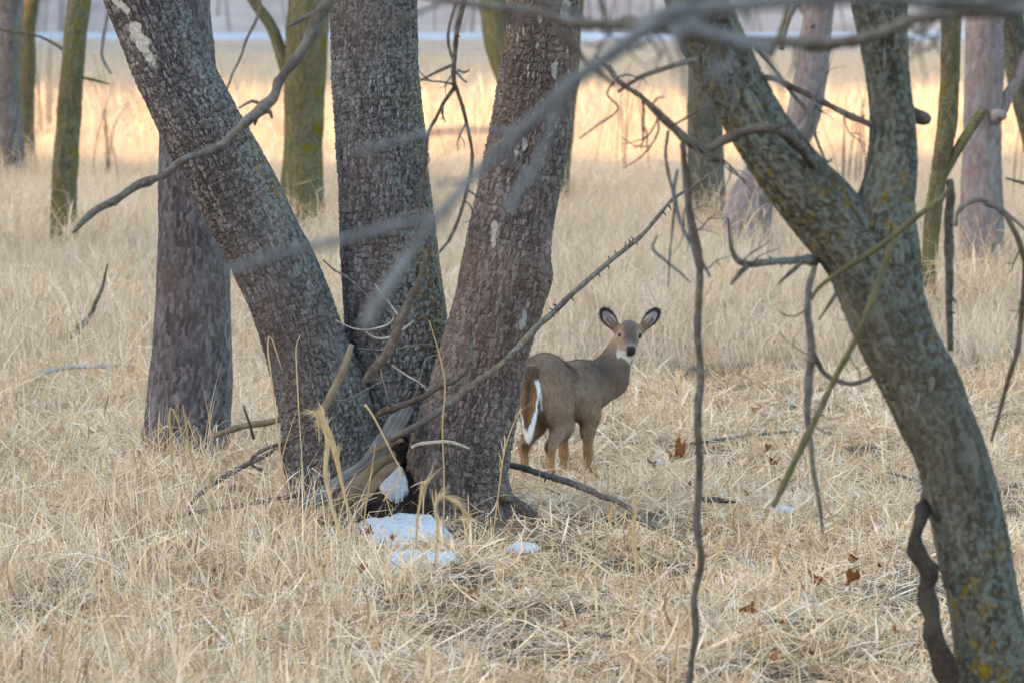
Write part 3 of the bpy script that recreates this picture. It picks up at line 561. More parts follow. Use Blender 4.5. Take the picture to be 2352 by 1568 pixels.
# ------------------------------------------------------------------ wood lying about the foot of the main tree
def snap(L, lift=0.03):
    """ground points with a little lift, as world points"""
    return [G(x, y) + np.array([0, 0, lift + (q[0] if q else 0)]) for x, y, *q in L]
def wood(name, pts, radii, mat, label, cat, seed, segs=16, rough=0.15, group=None, parent=None):
    pts = np.asarray(pts, float); rr = np.interp(np.linspace(0, 1, len(pts)), np.linspace(0, 1, len(radii)), radii)
    n = int(np.clip(np.linalg.norm(np.diff(pts, axis=0), axis=1).sum() / 0.012, 24, 300))
    def dp(A, S, RR, pos):
        ex = np.zeros((len(A), 4)); ex[:, 0] = 0.5 + 0.35 * vnoise(pos, 14, seed); ex[:, 1] = 0.3; ex[:, 3] = 1
        gr = vnoise(np.c_[np.cos(A) * 4, np.sin(A) * 4, S * 2.5], 1.0, seed + 1)
        return RR * (rough * gr + 0.10 * vnoise(pos, 9, seed + 2)), ex
    V, F, ex = tube(pts, rr, segs, n, dp)
    o = mesh_obj(name, V, F, mat, None, True, {'mask': ('FLOAT_COLOR', ex)})
    if parent: under(o, parent)
    if label: tag(o, label, cat, group)
    return o
def pp(L, Y): return [P(x, y, Y + (q[0] if q else 0)) for x, y, *q in L]
wood('log', pp([(932, 938, .35), (905, 985, .2), (872, 1035, .1), (840, 1072, 0), (790, 1105, -.1), (735, 1140, -.2), (690, 1165, -.3)], 35.35), [.052, .056, .055, .05, .048, .042, .036], M['dead_wood'], 'smooth grey broken log leaning in the crotch of the triple tree', 'log', 401, 40, 0.34)
for i, (L, r, lab) in enumerate([
    ([(905, 1040, .15), (870, 1062, .1), (835, 1095, 0), (800, 1135, -.1), (775, 1175, -.15)], [.028, .05, .052, .045, .02], 'split brown slab of rotting wood under the grey log'),
    ([(915, 1062, .1), (885, 1085, .05), (850, 1118, 0), (815, 1160, -.05), (795, 1200, -.1)], [.018, .034, .036, .03, .012], 'narrow splintered wood sliver beside the snow'),
    ([(862, 1065, .1), (820, 1092, 0), (775, 1130, -.1), (748, 1165, -.1)], [.02, .036, .036, .016], 'brown splinter wedged between grey log and split slab'),
    ([(900, 1075, 0), (868, 1105, 0), (836, 1150, -.05), (818, 1195, -.1)], [.012, .022, .02, .008], 'thin dark splinter lying on the black rotten wood'),
    ([(880, 1040, .1), (838, 1078, 0), (790, 1128, -.15), (762, 1172, -.2)], [.010, .02, .018, .006], 'thin grey splinter lying along the grey log'),
    ([(925, 1010, .15), (890, 1018, .1), (850, 1040, 0)], [.012, .018, .008], 'short dark splinter across the top of hollow')]):
    wood('wood_splinter', pp(L, 35.3), r, M['dead_wood_brown'], lab, 'wood', 410 + i, 14, 0.5)
YT = 35.25
stick_specs = [
    ('stick', [(868, 955, .2), (885, 940, .1), (960, 915), (1000, 893), (1040, 872), (1066, 852), (1082, 825), (1087, 795), (1080, 762), (1080, 742)], [15, 15, 14, 13, 13, 12, 11, 10, 9, 7], YT, 'twig_dark', 'crooked dark stick standing before the right stem'),
    ('stick', [(900, 1008, .2), (940, 985), (985, 958), (1060, 905), (1130, 855), (1190, 795), (1245, 738), (1300, 690), (1350, 645), (1400, 602), (1450, 560), (1500, 510), (1545, 462), (1590, 430), (1642, 394)], [16, 16, 16, 16, 15, 15, 14, 13, 12, 11, 10, 9, 8, 6, 3], YT - .1, 'twig', 'long thorny stick slanting up from the crotch past the deer'),
    ('stick', [(808, 790), (796, 822), (778, 868), (760, 905), (738, 950), (722, 985)], [13, 16, 18, 18, 16, 14], YT - .2, 'dead_wood_brown', 'broken peeled brown stick leaning on the left stem'),
    ('stick', [(945, 1028), (975, 1018), (1020, 1013), (1050, 1018), (1080, 1030)], [7, 8, 8, 7, 4], YT - .1, 'pale_wood', 'thin pale arched stick before the foot of right stem'),
    ('stick', [(840, 762), (868, 775), (900, 772), (935, 748), (948, 735)], [4, 5, 5, 4, 3], YT + .3, 'pale_wood', 'thin pale twig curving before the middle stem'),
    ('stick', [(742, 597), (770, 622), (800, 640), (850, 690), (870, 730)], [4, 5, 5, 4, 3], YT - .4, 'twig', 'thin dark twig crossing the fork before the middle stem'),
    ('stick', [(870, 960), (900, 948), (918, 938), (955, 905), (975, 830), (1010, 815)], [3, 4, 4, 4, 4, 2], YT + .1, 'twig', 'spindly forked twig in the crotch of triple tree'),
    ('stick', [(860, 652), (880, 680), (902, 708), (920, 735)], [3, 4, 4, 2], YT + .3, 'pale_wood', 'short pale twig slanting over the mossy part of middle stem'),
    ('stick', [(770, 735), (810, 755), (850, 758), (890, 745), (905, 728)], [3, 4, 4, 4, 2], YT + .2, 'pale_wood', 'fine pale twig between left and middle stem'),
    ('stick', [(822, 800), (870, 805), (920, 800), (965, 790), (1000, 795)], [4, 4, 4, 3, 2], YT + .1, 'twig', 'fine level twig before the middle stem'),
    ('stick', [(862, 810), (875, 850), (885, 890), (892, 925)], [3, 4, 3, 2], YT + .1, 'dead_wood_brown', 'fine upright brown twig in the crotch'),
    ('stick', [(900, 838), (935, 862), (965, 880), (990, 905)], [4, 4, 4, 2], YT + .1, 'pale_wood', 'fine pale twig slanting down toward the crooked stick'),
    ('stick', [(748, 920), (800, 915), (850, 890), (900, 865)], [5, 5, 4, 2], YT - .2, 'twig', 'slim dark twig across the foot of the left stem'),
    ('stick', [(490, 1004), (530, 990), (580, 975), (640, 962), (660, 950)], [9, 14, 15, 14, 8], 38.2, 'dead_wood_brown', 'thick brown broken branch beside the grey trunk'),
    ('stick', [(655, 1010), (610, 1045), (560, 1070), (500, 1105), (450, 1140), (430, 1165)], [8, 10, 11, 11, 10, 6], 35.9, 'twig', 'grey crooked stick half buried in straw left of the triple tree'),
    ('stick', [(720, 985), (660, 1010), (600, 1035), (575, 1060), (600, 1080)], [7, 8, 9, 7, 4], 35.6, 'twig_dark', 'dark hooked stick left of the triple tree'),
    ('stick', [(720, 1130), (640, 1145), (560, 1160), (470, 1172), (350, 1200), (300, 1222)], [11, 11, 10, 9, 8, 5], 35.5, 'twig_dark', 'low dark branch sunk in straw left of the snow'),
    ('stick', [(560, 930), (572, 970), (584, 1010)], [4, 6, 7], 36.5, 'twig_dark', 'small upright dark stick beside the brown branch'),
    ('stick', [(1160, 1066), (1200, 1072, -.1), (1250, 1090, -.3), (1300, 1105, -.5), (1350, 1122, -.7), (1400, 1145, -.9), (1440, 1165, -1.1), (1490, 1198, -1.4), (1530, 1222, -1.6), (1580, 1246, -1.8), (1645, 1270, -2.0)], [13, 15, 16, 16, 15, 13, 12, 11, 10, 8, 5], 36.4, 'twig', 'long grey fallen stick on the straw in front of the deer'),
    ('stick', [(1150, 1140), (1190, 1158), (1235, 1190), (1260, 1215)], [24, 26, 24, 12], 35.6, 'twig_dark', 'thick dark fallen stick against the foot of right stem'),
    ('stick', [(1600, 1186), (1640, 1186), (1690, 1192)], [10, 14, 5], None, 'twig_dark', 'short dark stick stub lying near the hanging vine'),
    ('stick', [(1345, 1502), (1370, 1506), (1410, 1512)], [9, 13, 6], None, 'twig_dark', 'short black stick lying in the front straw'),
    ('stick', [(1540, 1058), (1640, 1045), (1740, 1030), (1830, 1022)], [5, 8, 8, 5], None, 'twig', 'thin grey stick lying in straw right of the deer'),
    ('stick', [(2040, 1120), (2075, 1130), (2120, 1145)], [5, 7, 7], None, 'twig', 'little grey stick touching the lichened trunk'),
    ('stick', [(85, 915), (110, 898), (160, 888), (220, 886), (290, 882), (350, 892)], [6, 11, 11, 11, 12, 9], None, 'pale_wood', 'bleached white stick lying in the straw left of the grey trunk'),
    ('stick', [(140, 780), (165, 768), (195, 742), (212, 718), (232, 662), (246, 605)], [10, 18, 16, 10, 8, 4], 53.5, 'twig_dark', 'dark bent dead branch standing in the straw'),
    ('stick', [(232, 985), (240, 950), (250, 905)], [5, 6, 4], 44.5, 'dead_wood_brown', 'thin rusty brown stem standing by the white stick'),
    ('stick', [(520, 205), (548, 140), (575, 70), (592, 30), (600, -40)], [5, 6, 7, 8, 9], 60, 'twig', 'thin grey sapling stem beside the leaning stem'),
    ('stick', [(248, 30), (240, 80), (235, 130), (255, 170)], [7, 8, 7, 5], 70, 'twig', 'thin drooping twig between slim mossy trunk and leaning stem'),
    ('stick', [(2310, 410), (2352, 420), (2400, 432)], [5, 8, 9], 60, 'twig_dark', 'thin dark twig right of the thick grey trunk'),
]
for i, (nm, L, W, Y, m, lab) in enumerate(stick_specs):
    if Y is None:
        g = [G(x, y) for x, y in L]
        pts = [q + np.array([0, 0, 0.17 if 'bleached' in lab else 0.11]) for q in g]; Yq = float(np.mean([q[1] for q in g]))
        wood(nm, pts, [px(w, Yq) / 2 for w in W], M[m], lab, 'stick', 430 + i, 12, 0.12, 'fallen sticks and twigs')
    else:
        branch(nm, L, W, Y, M[m], None, lab, 'stick', 'fallen sticks and twigs', seed=430 + i, kink=0.004)
# thorns along the long stick are part of it
ls = [o for o in COL.objects if o.get('label', '').startswith('long thorny')][0]
LT = stick_specs[1][1]; dT = catmull(np.array([P(q[0], q[1], YT - .1 + (q[2] if len(q) > 2 else 0)) for q in LT]), 100)
for k in range(16):
    i = int(rng.uniform(40, 96)); s = rng.choice([-1, 1]); c = dT[i]; tdir = dT[i + 1] - dT[i - 1]; tdir /= np.linalg.norm(tdir)
    nrm = np.array([-tdir[2], 0, tdir[0]]) * s; tip = c + nrm * 0.035 + tdir * 0.012 * rng.uniform(-1, 1)
    V, F, ex = tube([c, (c + tip) / 2, tip], [0.008, 0.005, 0.002], 6, 6); o = mesh_obj('thorn', V, F, M['twig_dark']); o.parent = ls

# ------------------------------------------------------------------ snow, rotten wood, leaves
def patch(name, cx, cy, rx, ry, thick, seed, mat, label, cat, group=None, lift=0.0, n=46):
    """a lying sheet of snow with a ragged outline that follows the ground; rx, ry in metres"""
    c = G(cx, cy); u = np.linspace(-1.25, 1.25, n); X, Y = np.meshgrid(u, u)
    q = np.c_[X.ravel(), Y.ravel(), X.ravel() * 0]
    m = 1 - np.sqrt(X ** 2 + Y ** 2).ravel() + 0.42 * fbm(q, 1.9, 4, seed)
    x = c[0] + X.ravel() * rx; y = c[1] + Y.ravel() * ry
    z = gz(x, y) + lift + thick * (sstep(-0.02, 0.22, m) * (1 + 0.35 * fbm(q, 5, 3, seed + 1)) - 0.9 * (m < 0))
    V = np.c_[x, y, z]; i, j = np.meshgrid(np.arange(n - 1), np.arange(n - 1), indexing='ij')
    F = np.stack([i * n + j, i * n + j + 1, (i + 1) * n + j + 1, (i + 1) * n + j], -1).reshape(-1, 4)
    F = F[(m[F] > -0.06).all(1)]
    used = np.unique(F); mp = np.zeros(len(V), int); mp[used] = np.arange(len(used))
    return tag(mesh_obj(name, V[used], mp[F], mat), label, cat, group)
patch('snow_patch', 925, 1245, 0.30, 0.40, 0.05, 3, M['snow'], 'bright white snow patch at the foot of the triple tree', 'snow', 'snow remnants', 0.07)
patch('snow_patch', 908, 1158, 0.095, 0.15, 0.035, 27, M['snow'], 'small snow remnant in the dark hollow under the grey log', 'snow', 'snow remnants', 0.12)
patch('snow_patch', 950, 1300, 0.26, 0.26, 0.03, 14, M['snow'], 'thin broken snow sheet strewn with straw before the snow patch', 'snow', 'snow remnants', 0.04)
patch('snow_patch', 1203, 1278, 0.09, 0.14, 0.015, 17, M['snow'], 'tiny snow scrap in straw right of the right stem', 'snow', 'snow remnants', 0.06)
patch('snow_patch', 1800, 1194, 0.08, 0.12, 0.015, 19, M['snow'], 'tiny white snow scrap among brown leaves', 'snow', 'snow remnants', 0.07)
patch('snow_patch', 1498, 1083, 0.09, 0.10, 0.015, 21, M['snow'], 'tiny snow scrap beside the big orange leaf', 'snow', 'snow remnants', 0.07)
def lump(name, x, y, Y, r, seed, label):
    c = P(x, y, Y); n = 26
    th, ph = np.meshgrid(np.linspace(0.02, math.pi - 0.02, n), np.linspace(-math.pi, math.pi, 2 * n, endpoint=False), indexing='ij')
    d = np.stack([np.sin(th) * np.cos(ph), np.sin(th) * np.sin(ph), np.cos(th)], -1).reshape(-1, 3)
    V = c + d * np.array(r) * (1 + 0.35 * fbm(d, 2.2, 4, seed) + 0.15 * vnoise(d * np.array([3, 3, 1]), 4, seed + 2))[:, None]
    i, j = np.meshgrid(np.arange(n - 1), np.arange(2 * n), indexing='ij'); j2 = (j + 1) % (2 * n); k = 2 * n
    F = np.stack([i * k + j, (i + 1) * k + j, (i + 1) * k + j2, i * k + j2], -1).reshape(-1, 4)
    return tag(mesh_obj(name, V, F, M['rot']), label, 'rotten wood', 'rotten wood in the hollow')
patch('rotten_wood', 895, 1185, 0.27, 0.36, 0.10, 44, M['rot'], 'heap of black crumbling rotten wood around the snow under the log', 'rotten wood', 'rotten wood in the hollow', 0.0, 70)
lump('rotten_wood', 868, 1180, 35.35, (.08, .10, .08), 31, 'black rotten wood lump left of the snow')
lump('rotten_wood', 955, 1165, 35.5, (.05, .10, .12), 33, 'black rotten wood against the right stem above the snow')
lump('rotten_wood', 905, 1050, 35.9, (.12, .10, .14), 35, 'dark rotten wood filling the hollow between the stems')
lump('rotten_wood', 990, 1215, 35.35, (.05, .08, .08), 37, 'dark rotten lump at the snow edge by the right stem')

def leaf_mesh(seed):
    r = np.random.default_rng(seed); n = 26
    a = np.linspace(0, 2 * math.pi, n, endpoint=False)
    rad = 0.60 + 0.11 * np.cos(5 * a + 0.3) + 0.05 * np.cos(10 * a + r.uniform(0, 6)) + 0.12 * np.cos(a); rad = np.maximum(rad, 0.2)
    V = [(0, 0, 0)]; cu = r.uniform(0.8, 1.6); ph = r.uniform(0, 3)
    def z(x, y): return cu * (x * math.cos(ph) + y * math.sin(ph)) ** 2 + 0.25 * math.sin(3 * x + ph) * y
    for f in (0.5, 1.0):
        for t, q in zip(a, rad): x, y = f * q * math.cos(t) * 1.25, f * q * math.sin(t); V.append((x, y, z(x, y)))
    F = [(0, 1 + i, 1 + (i + 1) % n, 1 + (i + 1) % n) for i in range(n)]
    T3 = [(0, 1 + i, 1 + (i + 1) % n) for i in range(n)]
    Q = [(1 + i, 1 + n + i, 1 + n + (i + 1) % n, 1 + (i + 1) % n) for i in range(n)]
    T3 += [t for q in Q for t in ((q[0], q[1], q[2]), (q[0], q[2], q[3]))]
    o = mesh_obj('fallen_leaf', np.array(V), np.array(T3), M['leaf']); return o
leaf_protos = [leaf_mesh(s) for s in (1, 2, 3, 4)]
leaf_spots = [(1553, 1092, 26, 'big orange brown fallen leaf, largest in the straw right of the deer'), (1496, 1100, 14, ''), (1678, 1097, 12, ''), (1698, 1060, 13, ''), (1763, 1067, 13, ''), (1783, 1098, 17, ''), (1803, 1150, 18, 'rusty fallen leaf at the tip of the mossy hanging branch'), (1581, 1155, 12, ''), (1716, 1170, 9, ''),
              (1963, 1330, 15, ''), (2021, 1340, 11, ''), (1881, 1380, 18, ''), (1958, 1380, 22, 'broad tan orange leaf lying left of the dark twisted vine'), (1826, 1395, 14, ''), (1718, 1452, 22, 'upright rusty leaf standing alone in the front straw'), (2106, 1396, 15, ''), (2058, 1495, 12, ''), (1796, 1475, 12, ''), (1861, 1545, 12, ''), (1768, 1560, 15, ''),
              (1461, 1306, 12, ''), (1388, 1334, 10, ''), (1735, 975, 14, ''), (152, 1281, 13, ''), (825, 1349, 14, ''), (480, 1519, 13, ''), (440, 1489, 11, ''), (845, 1268, 15, ''), (900, 1276, 10, ''), (1010, 1282, 10, ''), (5, 768, 16, ''), (282, 775, 18, ''), (1300, 1480, 10, ''), (700, 1430, 10, ''), (1085, 1400, 10, '')]
used = set(); rl = np.random.default_rng(3)
for i, (x, y, w, lab) in enumerate(leaf_spots):
    k = i % 4; g = G(x, y)
    o = leaf_protos[k] if k not in used else leaf_protos[k].copy()
    if k in used: COL.objects.link(o)
    used.add(k); s = px(w, g[1]) * (1.15 if w < 15 else 1.4)
    o.location = (g[0], g[1] - 0.1, g[2] + 0.105 + s * 0.25); o.scale = (s, s, s); o.rotation_euler = (rl.uniform(0.1, 0.7), rl.uniform(-0.4, 0.4), rl.uniform(0, 6.3))
    if not lab:
        lab = ('small rusty leaf in the loose cluster beyond the hanging branches' if 1600 < x < 1800 and y < 1180 else
               'small brown leaf close beside the big orange leaf' if 1480 < x < 1600 and y < 1180 else
               'curled orange leaf in straw just left of the twisted vine' if x > 1815 and y < 1420 else
               'small rusty leaf in front straw between vine and lichened trunk' if x > 1700 else
               'tiny brown leaf on or beside the snow patch' if 820 < x < 1030 and y < 1290 else
               'small brown leaf in straw between right stem and hanging vine' if x > 1040 else
               'brown leaf in straw out beyond the white stick' if y < 800 else
               'tiny rusty leaf in the tall straw before the triple tree')
    tag(o, lab, 'leaf', 'fallen leaves')

# ------------------------------------------------------------------ the deer
def surface_nets(f, org, h):
    s = f < 0; nx, ny, nz = f.shape
    cs = [s[a:nx - 1 + a, b:ny - 1 + b, c:nz - 1 + c] for a in (0, 1) for b in (0, 1) for c in (0, 1)]
    cnt = sum(c.astype(np.int8) for c in cs); act = (cnt > 0) & (cnt < 8)
    idx = np.argwhere(act); I = -np.ones(act.shape, np.int64); I[act] = np.arange(len(idx))
    acc = np.zeros((len(idx), 3)); n = np.zeros(len(idx))
    cor = [(a, b, c) for a in (0, 1) for b in (0, 1) for c in (0, 1)]
    for p in range(8):
        for q in range(p + 1, 8):
            d = np.array(cor[q]) - np.array(cor[p])
            if np.abs(d).sum() != 1: continue
            ip, iq = idx + cor[p], idx + cor[q]
            fp = f[ip[:, 0], ip[:, 1], ip[:, 2]]; fq = f[iq[:, 0], iq[:, 1], iq[:, 2]]
            m = (fp < 0) != (fq < 0); t = np.where(m, fp / np.where(m, fp - fq, 1), 0)
            acc += np.where(m[:, None], np.array(cor[p]) + t[:, None] * d, 0); n += m
    V = (idx + acc / n[:, None]) * h + org; F = []
    for ax in range(3):
        o1, o2 = [(1, 2), (2, 0), (0, 1)][ax]
        a = [slice(None)] * 3; b2 = [slice(None)] * 3; a[ax] = slice(0, -1); b2[ax] = slice(1, None)
        ch = s[tuple(a)] != s[tuple(b2)]; e = np.argwhere(ch)
        e = e[(e[:, o1] > 0) & (e[:, o2] > 0) & (e[:, o1] < f.shape[o1] - 1) & (e[:, o2] < f.shape[o2] - 1)]
        def cell(d1, d2):
            k = e.copy(); k[:, o1] -= d1; k[:, o2] -= d2; return I[k[:, 0], k[:, 1], k[:, 2]]
        q = np.stack([cell(1, 1), cell(0, 1), cell(0, 0), cell(1, 0)], -1)
        flip = ~s[e[:, 0], e[:, 1], e[:, 2]]; q[flip] = q[flip][:, ::-1]; F.append(q)
    return V, np.vstack(F)
DY = 39.15; DTH = R(65); DH = np.array([math.cos(DTH), math.sin(DTH), 0]); DR = np.array([math.sin(DTH), -math.cos(DTH), 0])
DO = np.array([px(1252 - 1176, DY), DY, float(gz(0.23, DY))])
def D(l, w, z): return DO + l * DH + w * DR + np.array([0, 0, z])
prims = []
def cone(a, b, ra, rb, k=0.05): prims.append(('c', np.array(a), np.array(b), ra, rb, k))
def ell(c, ax, r, k=0.05): prims.append(('e', np.array(c), np.array(ax), np.array(r), None, k))
BA = [DH, DR, np.array([0, 0, 1.0])]
ell(D(-0.02, 0, .765), BA, (.20, .158, .200), .02)                      # rump
ell(D(.22, 0, .675), BA, (.33, .162, .195), .16)                        # barrel
ell(D(.50, 0, .665), BA, (.22, .150, .195), .10)                        # chest
ell(D(.55, 0, .785), BA, (.17, .075, .07), .09)                         # withers
for s in (-1, 1):
    ell(D(-.02, s * .085, .66), BA, (.15, .085, .20), .06)              # haunch
    cone(D(.02, s * .10, .58), D(.06, s * .105, .46), .105, .072, .06)  # thigh
    cone(D(.06, s * .105, .46), D(-.13, s * .10, .325), .066, .036, .05)
    cone(D(-.13, s * .10, .325), D(-.105, s * .098, .105), .031, .022, .03)   # hock to fetlock
    cone(D(-.105, s * .098, .105), D(-.07, s * .098, .03), .023, .026, .02)
    ell(D(.53, s * .10, .60), BA, (.12, .06, .17), .06)                 # shoulder
    fl = .50 + .03 * s
    cone(D(.53, s * .105, .52), D(fl, s * .085, .40), .070, .050, .05)
    cone(D(fl, s * .085, .40), D(fl + .02, s * .08, .24), .045, .031, .03)
    cone(D(fl + .02, s * .08, .24), D(fl + .01, s * .08, .10), .029, .021, .03)
    cone(D(fl + .01, s * .08, .10), D(fl + .04, s * .08, .03), .023, .026, .02)
HY = DY + .80                                                            # head stands this far away
hc = P(1446, 766, HY)
n0 = D(.60, .02, .70); n1 = P(1402, 855, DY + .72); n2 = P(1427, 803, HY - .01)
cone(n0, n1, .150, .112, .08); cone(n1, n2, .112, .088, .06); cone(n2, P(1440, 775, HY + .03), .088, .07, .05)
cone(D(.70, .03, .62), P(1408, 880, DY + .74), .10, .09, .07)            # brisket
# head turned back to look at the camera
hf = np.array([0.05, -0.80, -0.60]); hf /= np.linalg.norm(hf)            # where the nose points
hr = np.cross(hf, [0, 0, 1.0]); hr /= np.linalg.norm(hr); hr = -hr if hr[0] < 0 else hr
hu = np.cross(hr, hf); hu = -hu if hu[2] < 0 else hu
HA = [hf, hr, hu]
def Hd(f, r, u): return hc + f * hf + r * hr + u * hu
ell(Hd(-.02, 0, .0), HA, (.095, .074, .072), .03)                        # skull
cone(Hd(.02, 0, -.012), Hd(.135, 0, -.030), .066, .040, .03)             # face to muzzle
cone(Hd(.05, 0, -.055), Hd(.135, 0, -.052), .045, .028, .03)             # jaw
ell(Hd(.150, 0, -.026), HA, (.026, .036, .026), .02)                     # nose pad
ell(Hd(-.03, 0, -.06), HA, (.07, .062, .055), .04)                       # cheeks
for s in (-1, 1): ell(Hd(.028, s * .060, .016), HA, (.026, .018, .018), .018)   # brow round the eye
# tail hanging down over the rump
t0, t1, t2 = D(-.185, -.005, .845), D(-.265, -.005, .62), D(-.245, -.005, .415)
TA = [DH, DR, np.array([0, 0, 1.0])]
for f_, hw_, hz_ in ((.10, .050, .10), (.32, .066, .11), (.55, .062, .10), (.74, .046, .09), (.90, .028, .08)):
    c_ = t0 * (1 - f_) ** 2 + 2 * t1 * f_ * (1 - f_) + t2 * f_ * f_ - DH * .012
    ell(c_, TA, (.020 if f_ > .2 else .045, hw_, hz_), .025)
ears = []
for (bx, by, tx, ty, wd) in ((1416, 755, 1381, 708, .050), (1475, 755, 1513, 708, .047)):
    bp, tp = P(bx, by, HY + .03), P(tx, ty, HY + .035); c = (bp + tp) / 2; la = tp - bp; hl = np.linalg.norm(la) / 2; la /= 2 * hl
    front = np.array([0.0, -1.0, 0.10]) + np.array([-0.25 if tx > 1446 else 0.25, 0, 0]) * 0; front -= la * (front @ la); front /= np.linalg.norm(front)
    side = np.cross(la, front)
    ears.append((c, la, side, front, hl * 1.02, wd))
    cone(bp - la * 0.02, c, .030, .030, .03)
lo = np.array([DO[0] - .42, DO[1] - .42, DO[2] - .02]); hi = np.array([DO[0] + 1.05, DO[1] + 1.05, DO[2] + 1.42]); hgrid = 0.0064
ax = [np.arange(lo[i], hi[i], hgrid) for i in range(3)]
fld = np.full([len(a) for a in ax], 0.5, np.float32)
def local(bl, bh):
    sl = tuple(slice(max(0, int((bl[i] - lo[i]) / hgrid)), max(1, int((bh[i] - lo[i]) / hgrid) + 2)) for i in range(3))
    return sl, np.stack(np.meshgrid(*[ax[i][sl[i]] for i in range(3)], indexing='ij'), -1)
def sd_ell(g, c, A, r):
    q = np.stack([(g - c) @ v for v in A], -1); k0 = np.linalg.norm(q / r, axis=-1); k1 = np.linalg.norm(q / (r * r), axis=-1)
    return k0 * (k0 - 1) / np.maximum(k1, 1e-6)
for typ, a, b_, r1, r2, k in prims:
    if typ == 'c':
        m = max(r1, r2) + .11; sl, g = local(np.minimum(a, b_) - m, np.maximum(a, b_) + m); ab = b_ - a
        t = np.clip(((g - a) @ ab) / (ab @ ab), 0, 1); d = np.linalg.norm(g - a - t[..., None] * ab, axis=-1) - (r1 + (r2 - r1) * t)
    else:
        m = r1.max() + .11; sl, g = local(a - m, a + m); d = sd_ell(g, a, b_, r1)
    o = fld[sl]; hh = np.maximum(k - np.abs(o - d), 0) / k; fld[sl] = np.minimum(o, d) - hh * hh * k / 4
for c, la, side, front, hl, wd in ears:
    sl, g = local(c - hl - .06, c + hl + .06); o = fld[sl]
    d = sd_ell(g, c, [la, side, front], np.array([hl, wd, .030]))
    # pinch the ear towards its tip and hollow out the bowl
    d = np.maximum(d, -sd_ell(g, c + front * 0.026 + la * 0.004, [la, side, front], np.array([hl * .86, wd * .84, .036])))
    k = .015; hh = np.maximum(k - np.abs(o - d), 0) / k; fld[sl] = np.minimum(o, d) - hh * hh * k / 4
V, F = surface_nets(fld, lo, hgrid)
V[:, :] += 0
# coat colours
q = V - DO; dl, dw, dz = q @ DH, q @ DR, q[:, 2]
def mixc(c, col, f): return c * (1 - f[:, None]) + np.array(col) * f[:, None]
nz = fbm(V, 14, 3, 5); nf = vnoise(V * np.array([1, 1, .35]), 70, 3)
C = np.tile(np.array([.235, .155, .108]), (len(V), 1))
body = (q @ np.array([1, 0, 0]) < 9)
C = mixc(C, (.105, .071, .055), sstep(.70, .92, dz + .12 * dl + .03 * nz) * .75 * sstep(1.05, .75, dz))          # darker back
C = mixc(C, (.235, .160, .105), sstep(.60, .42, dz) * sstep(.25, .40, dz) * .5)                                  # paler lower flank
C = mixc(C, (.27, .155, .078), sstep(.42, .26, dz + .03 * nz))                                                # warm legs
inner = np.exp(-((dl + .17) / .05) ** 2) * np.exp(-((dz - .33) / .04) ** 2) * (np.abs(dw) < .10); C = mixc(C, (.07, .045, .03), np.clip(inner, 0, 1))
C = mixc(C, (.03, .026, .024), sstep(.055, .035, dz))                                                         # hooves
nb = np.exp(-(((V - P(1385, 845, DY + .62)) / np.array([.10, .25, .12])) ** 2).sum(1)); C = mixc(C, (.060, .041, .030), np.clip(nb, 0, 1) * .85)
ntop = sstep(.12, .0, np.linalg.norm(V - P(1412, 880, DY + .70), axis=1)); C = mixc(C, (.19, .125, .08), ntop * .6)
# tail
ta = np.clip((t0[2] - V[:, 2]) / (t0[2] - t2[2]), 0, 1.2)
tail = (dl < -.165) & (V[:, 2] > t2[2] - .06) & (V[:, 2] < t0[2] + .05) 
tw_ = np.abs(dw + .005)
halfw = np.interp(ta, [0, .15, .35, .6, .8, .95, 1.1], [.040, .052, .064, .058, .042, .020, .005])
tc = np.tile(np.array([.20, .105, .052]), (len(V), 1)); tc = mixc(tc, (.035, .024, .018), np.exp(-((dw + .005 + .014 * nz) / .026) ** 2) * (.9 - .35 * ta))
tc = mixc(tc, (.075, .050, .036), sstep(.35, .05, ta) * .9)
edge = sstep(-.004, .004, tw_ + .007 * nf - (halfw - .004 - .014 * sstep(.5, .9, ta)))
wl = np.where(dw > 0, sstep(.08, .14, ta), sstep(.45, .60, ta))
tc = mixc(tc, (.80, .80, .82), edge * wl); tc = mixc(tc, (.80, .80, .82), sstep(.93, .99, ta + .05 * nf))
C = np.where((tail & (tw_ < halfw + .009) & ((dl < -.185) | (ta > .3)))[:, None], tc, C)
# head
e = V - hc; hF, hR, hU = e @ hf, e @ hr, e @ hu; head = (np.abs(hR) < .10) & (hF > -.10) & (hF < .2) & (np.abs(hU) < .12)
hcx = np.tile(np.array([.20, .128, .080]), (len(V), 1))
hcx = mixc(hcx, (.085, .068, .062), sstep(.068, .022, np.abs(hR)) * sstep(-.03, .03, hU + .25 * hF) * .9)           # dark forehead and bridge
hcx = mixc(hcx, (.27, .155, .08), sstep(-.028, -.05, hR) * sstep(.03, -.01, hU) * .8)                        # warm reflected light painted on one cheek
for s in (-1, 1):
    de = np.linalg.norm(np.stack([hF - .035, (hR - s * .064), (hU - .012)], -1), axis=1); hcx = mixc(hcx, (.30, .23, .185), sstep(.046, .030, de) * .6); hcx = mixc(hcx, (.04, .03, .025), sstep(.027, .019, de))
hcx = mixc(hcx, (.32, .26, .225), sstep(.105, .135, hF) * sstep(-.035, -.005, hU) * .4)                       # pale band above the nose
hcx = mixc(hcx, (.52, .46, .40), sstep(.10, .14, hF) * sstep(-.042, -.062, hU) * .85)                               # white chin and lips
hcx = mixc(hcx, (.50, .45, .40), sstep(.11, .13, hF) * sstep(.024, .032, np.abs(hR)) * sstep(-.012, -.03, hU) * .8)
nose = sstep(.140, .150, hF) * sstep(.036, .028, np.abs(hR) + .25 * np.clip(-.03 - hU, 0, 1)) * sstep(-.062, -.05, hU); hcx = mixc(hcx, (.022, .022, .026), nose)
C = np.where(head[:, None] & (sstep(-.10, -.04, hF + hU * .3) > .3)[:, None], hcx, C)
